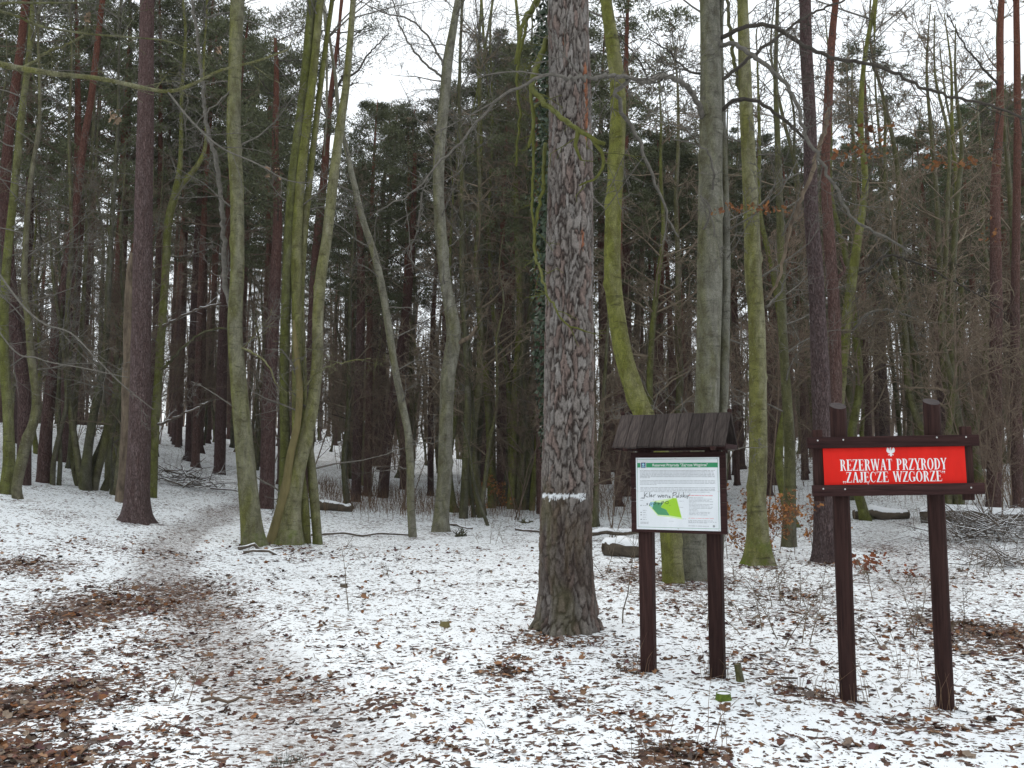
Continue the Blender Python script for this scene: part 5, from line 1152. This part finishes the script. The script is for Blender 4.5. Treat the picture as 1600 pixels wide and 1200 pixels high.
def info_board():
    Y = to_ground(1062, 1054)[1]; k = Y / F; cx = at(1062, 740, Y)[0]; cz = gz(cx, Y); yaw = R(-25); cyw = 1 / math.cos(yaw)
    root = thing('information_board', 'roofed brown wooden information board with white printed panel and graffiti', 'sign', (cx, Y, cz), yaw)
    X = lambda px: (px - 1062) * k * cyw * .935; Z = lambda py: at(1062, py, Y)[2] - cz
    for px in (1009, 1112.5):
        part_box('post', root, X(px) - .056, X(px) + .056, -.045, .055, -.35, Z(700), 'wood', .008)
    zt, zb = Z(706.5), Z(832.5); seams = [zt, Z(763), Z(784), zb]
    for a, b in zip(seams[:-1], seams[1:]): part_box('backing_board', root, X(990), X(1134), -.0785, -.0465, b + .0012, a - .0012, 'wood_h', .003)
    x0, x1, z1, z0 = X(998.5), X(1125), Z(715), Z(827.5)
    pan = part_box('panel', root, x0, x1, -.0825, -.0790, z0, z1, 'paper', .0008); W = x1 - x0; H = z1 - z0; yf = -.0018
    U = lambda u: ((u - 155) / 1076 - .5) * W; Vv = lambda v: (.5 - (v - 130) / 950) * H
    def F_(lv): return Flat(yf - .0003 - lv * .0004, .00002)
    f = F_(0); f.rect(U(172), U(1210), Vv(262), Vv(200)); t = .0022
    xa, xb, za, zb_ = U(172), U(1214), Vv(1052), Vv(150)
    f.rect(xa, xb, za, za + t); f.rect(xa, xb, zb_ - t, zb_); f.rect(xa, xa + t, za + t, zb_ - t); f.rect(xb - t, xb, za + t, zb_ - t); f.build('green_print', 'green', pan)
    f = F_(1); f.rect(U(218), U(292), Vv(272), Vv(190)); f.build('badge', 'white', pan); f = F_(2); f.rect(U(225), U(285), Vv(266), Vv(195)); f.build('badge_field', 'navy', pan)
    f = F_(3); f.rect(U(236), U(274), Vv(258), Vv(246)); f.poly([(U(255 + 16 * math.cos(q)), Vv(222 + 18 * math.sin(q))) for q in np.arange(12) * math.pi / 6]); f.build('badge_figure', 'blue', pan)
    # title, in the built-in typeface
    cu = bpy.data.curves.new('title', 'FONT'); cu.body = 'Rezerwat Przyrody "Zajęcze Wzgórze"'; cu.size = 1; cu.offset = .012; to = bpy.data.objects.new('title', cu); COL.objects.link(to)
    bpy.context.view_layer.update(); me = bpy.data.meshes.new_from_object(to.evaluated_get(bpy.context.evaluated_depsgraph_get())); bpy.data.objects.remove(to)
    co = np.empty(len(me.vertices) * 3); me.vertices.foreach_get('co', co); co = co.reshape(-1, 3); w_ = co[:, 0].max() - co[:, 0].min(); sx_ = (U(1088) - U(378)) / w_
    hh = (Vv(210) - Vv(246)) / .72; zz = np.stack([U(378) + (co[:, 0] - co[:, 0].min()) * sx_, np.full(len(co), yf - .0011), Vv(246) + co[:, 1] * hh], 1); me.vertices.foreach_set('co', zz.astype(np.float32).ravel()); me.update(); me.materials.clear(); me.materials.append(M['white']); obj('title', me, pan)
    # small print as word-long strokes
    random.seed(4); f = F_(0); fr = F_(0)
    def row(fl, v, u0, u1, h=6.0):
        u = u0
        while u < u1 - 8:
            wl = min(random.choice((14, 22, 30, 38, 52)), u1 - u); fl.rect(U(u), U(u + wl), Vv(v + h / 2), Vv(v - h / 2)); u += wl + random.choice((6, 7, 9))
    for v in (303, 320, 337, 354, 371, 384): row(f, v, 208, 1172)
    row(f, 398, 208, 345)
    for v in (435, 452, 469): row(f, v, 208, 1176)
    row(f, 488, 208, 430)
    for v in (526, 545, 562): row(f, v, 210, 1174)
    row(f, 582, 210, 1112)
    for i, v in enumerate(range(655, 885, 17)): row(f, v, 842, (1020, 1130, 1100, 1145, 945, 1145, 1110, 1150, 1128, 940, 952, 1105, 1112, 1085)[i], 5)
    for v in (950, 966, 978): row(f, v, 828, (1140, 1180, 1060)[(v - 950) // 14], 5)
    row(f, 1020, 828, 1095, 5); row(fr, 627, 832, 1155, 8); row(fr, 921, 832, 1165, 5)
    for v in (672, 700, 765, 830, 858, 890, 920, 950): row(f, v, 240 if v > 710 else 208, 288 if v > 710 else 258, 5)
    for v in (985, 995, 1004): row(f, v, 206, 318, 4)
    for u, v in ((716, 702), (716, 782), (750, 932), (580, 966)): row(f, v, u, u + 60, 4)
    for v in (765, 858, 890, 950): f.rect(U(207), U(226), Vv(v + 6), Vv(v - 6))
    f.poly([(U(1148 + 15 * math.cos(q)), Vv(1018 + 15 * math.sin(q))) for q in np.arange(12) * math.pi / 6])
    tag(f.build('small_print', 'grey_ink', pan), kind='stuff'); tag(fr.build('red_print', 'red_ink', pan), kind='stuff')
    pm = lambda L: [(U(a), Vv(b)) for a, b in L]
    f = F_(0); f.poly(pm([(318, 765), (345, 715), (640, 660), (688, 660), (752, 938), (590, 912), (436, 900), (362, 815)])); f.build('map_edge', 'yellow', pan)
    f = F_(1); f.poly(pm([(640, 666), (680, 666), (742, 915), (592, 892), (545, 815), (500, 795), (475, 785), (528, 716)])); f.build('map_meadow', 'lime', pan)
    f = F_(2); f.poly(pm([(384, 718), (470, 725), (512, 722), (475, 786), (500, 796), (545, 816), (590, 892), (440, 884), (366, 800)])); f.build('map_forest', 'dkgreen', pan)
    f = F_(3); f.poly(pm([(340, 722), (392, 716), (368, 792), (324, 760)])); f.build('map_water', 'blue', pan)
    lo = lambda cx_, cy_, rx, ry: [(cx_ + rx * math.cos(q), cy_ + ry * math.sin(q)) for q in np.linspace(0, 6.5, 11)]
    ST = [[(225, 664), (258, 668)], [(264, 592), (262, 668)], [(302, 598), (268, 634), (312, 656)], [(336, 588), (330, 652)], [(346, 642), (366, 630), (356, 620), (346, 636), (352, 652), (374, 646)], [(386, 624), (388, 656)], [(387, 636), (396, 624), (412, 622)],
          [(440, 624), (450, 656), (464, 630), (478, 656), (492, 622)], lo(510, 640, 12, 15), [(538, 660), (538, 628), (552, 622), (564, 634), (568, 660)], [(582, 640), (602, 638), (584, 658), (612, 656)],
          [(644, 592), (632, 662)], [(634, 604), (664, 586), (684, 596), (676, 618), (640, 630)], lo(690, 644, 10, 12), [(718, 590), (708, 654)], [(752, 620), (734, 632), (750, 642), (728, 656)], [(776, 588), (764, 654)], [(794, 620), (768, 640), (796, 652)], [(808, 628), (806, 654)], [(820, 624), (828, 644)], [(846, 618), (822, 660), (818, 668)], [(852, 604), (858, 612)],
          [(290, 746), (310, 746)], [(300, 732), (299, 762)], [(328, 770), (336, 736)], [(330, 744), (350, 728), (366, 736), (358, 752), (334, 760)], [(386, 730), (378, 752)], [(380, 688), (384, 692)], [(418, 706), (398, 722), (416, 736), (392, 752)], [(436, 742), (464, 738)], [(452, 724), (448, 756)], [(488, 752), (492, 712)], [(490, 716), (514, 706), (520, 722), (494, 734)], lo(558, 722, 20, 18), [(596, 758), (598, 764)]]
    f = F_(4.5)
    for s in ST: f.stroke(pm(s), .0034)
    f.build('graffiti', 'ink', pan)
    for u, v in ((172, 148), (675, 148), (1205, 146), (172, 577), (1212, 574), (178, 1046), (698, 1060), (1212, 1070)): screw(root, pan.location.x + U(u), -.0827, pan.location.z + Vv(v), .0058)
    # pitched roof of separate boards
    zr, ze = Z(650), Z(702); run = .245; rise = zr - ze; sl = math.hypot(run, rise); ang = math.atan2(rise, run); yc = -.005; n = 9; xa, xb = X(972), X(1141); bw = (xb - xa) / n
    random.seed(12)
    for side in (-1, 1):
        for i in range(n):
            mb = MB(); lr = sl + random.uniform(-.008, .010); ov = .004
            box(mb, -bw / 2 + .0016, bw / 2 - .0016, -lr / 2, lr / 2, -.010, .010, .003)
            o = mb.build('roof_board', 'wood_grey', root, False)
            o.location = (xa + bw * (i + .5), yc + side * (run / 2 + .006), ze + rise / 2 + .012 + random.uniform(-.003, .004)); o.rotation_euler = (ang * -side, 0, 0)
    part_box('ridge_beam', root, xa + .02, xb - .02, yc - .02, yc + .02, zr - .05, zr - .016, 'wood_h', .004)
    for x in (xa + .012, xb - .012):
        mb = MB(); P = np.array([[0, 0, -.012], [0, 0, .004], [0, 0, .016], [0, 0, .026], [0, 0, .030]]); rough_tube(mb, P, np.array([.012, .018, .020, .014, .004]), 12, .03, 3); mb.build('finial', 'wood', root, loc=(x, yc, zr + .018))
    for x in (xa + .10, xb - .10):
        for side in (-1, 1):
            mb = MB(); box(mb, -.02, .02, -sl / 2 + .03, sl / 2 - .01, -.022, .022, .004); o = mb.build('rafter', 'wood', root, False); o.location = (x, yc + side * (run / 2 + .004), ze + rise / 2 - .026); o.rotation_euler = (ang * -side, 0, 0)
    for x in (xa + .012, xb - .012):
        part_box('tie_beam', root, x - .010, x + .010, yc - run + .03, yc + run - .03, ze - .005, ze + .035, 'wood_h', .003)
    part_box('lintel', root, X(990), X(1134), -.045, .045, Z(704), Z(698), 'wood_h', .004)
info_board()

# ------------------------------------------------------------------ added haze, a faint veil that lightens the dark wood behind
def haze():
    mb = MB(); box(mb, -340, 340, -335, 340, -2.5, 34.0); o = mb.build('haze', 'snow', None, False); tag(o, 'thin added haze lightening the dark wood between the trees', 'haze', None, 'stuff')
    m = bpy.data.materials.new('added_haze'); m.use_nodes = True; n = m.node_tree; n.nodes.clear()
    v = n.nodes.new('ShaderNodeVolumePrincipled'); v.inputs['Color'].default_value = (.90, .91, .92, 1); v.inputs['Density'].default_value = .0004
    n.links.new(v.outputs[0], n.nodes.new('ShaderNodeOutputMaterial').inputs['Volume']); o.data.materials.clear(); o.data.materials.append(m)
haze()
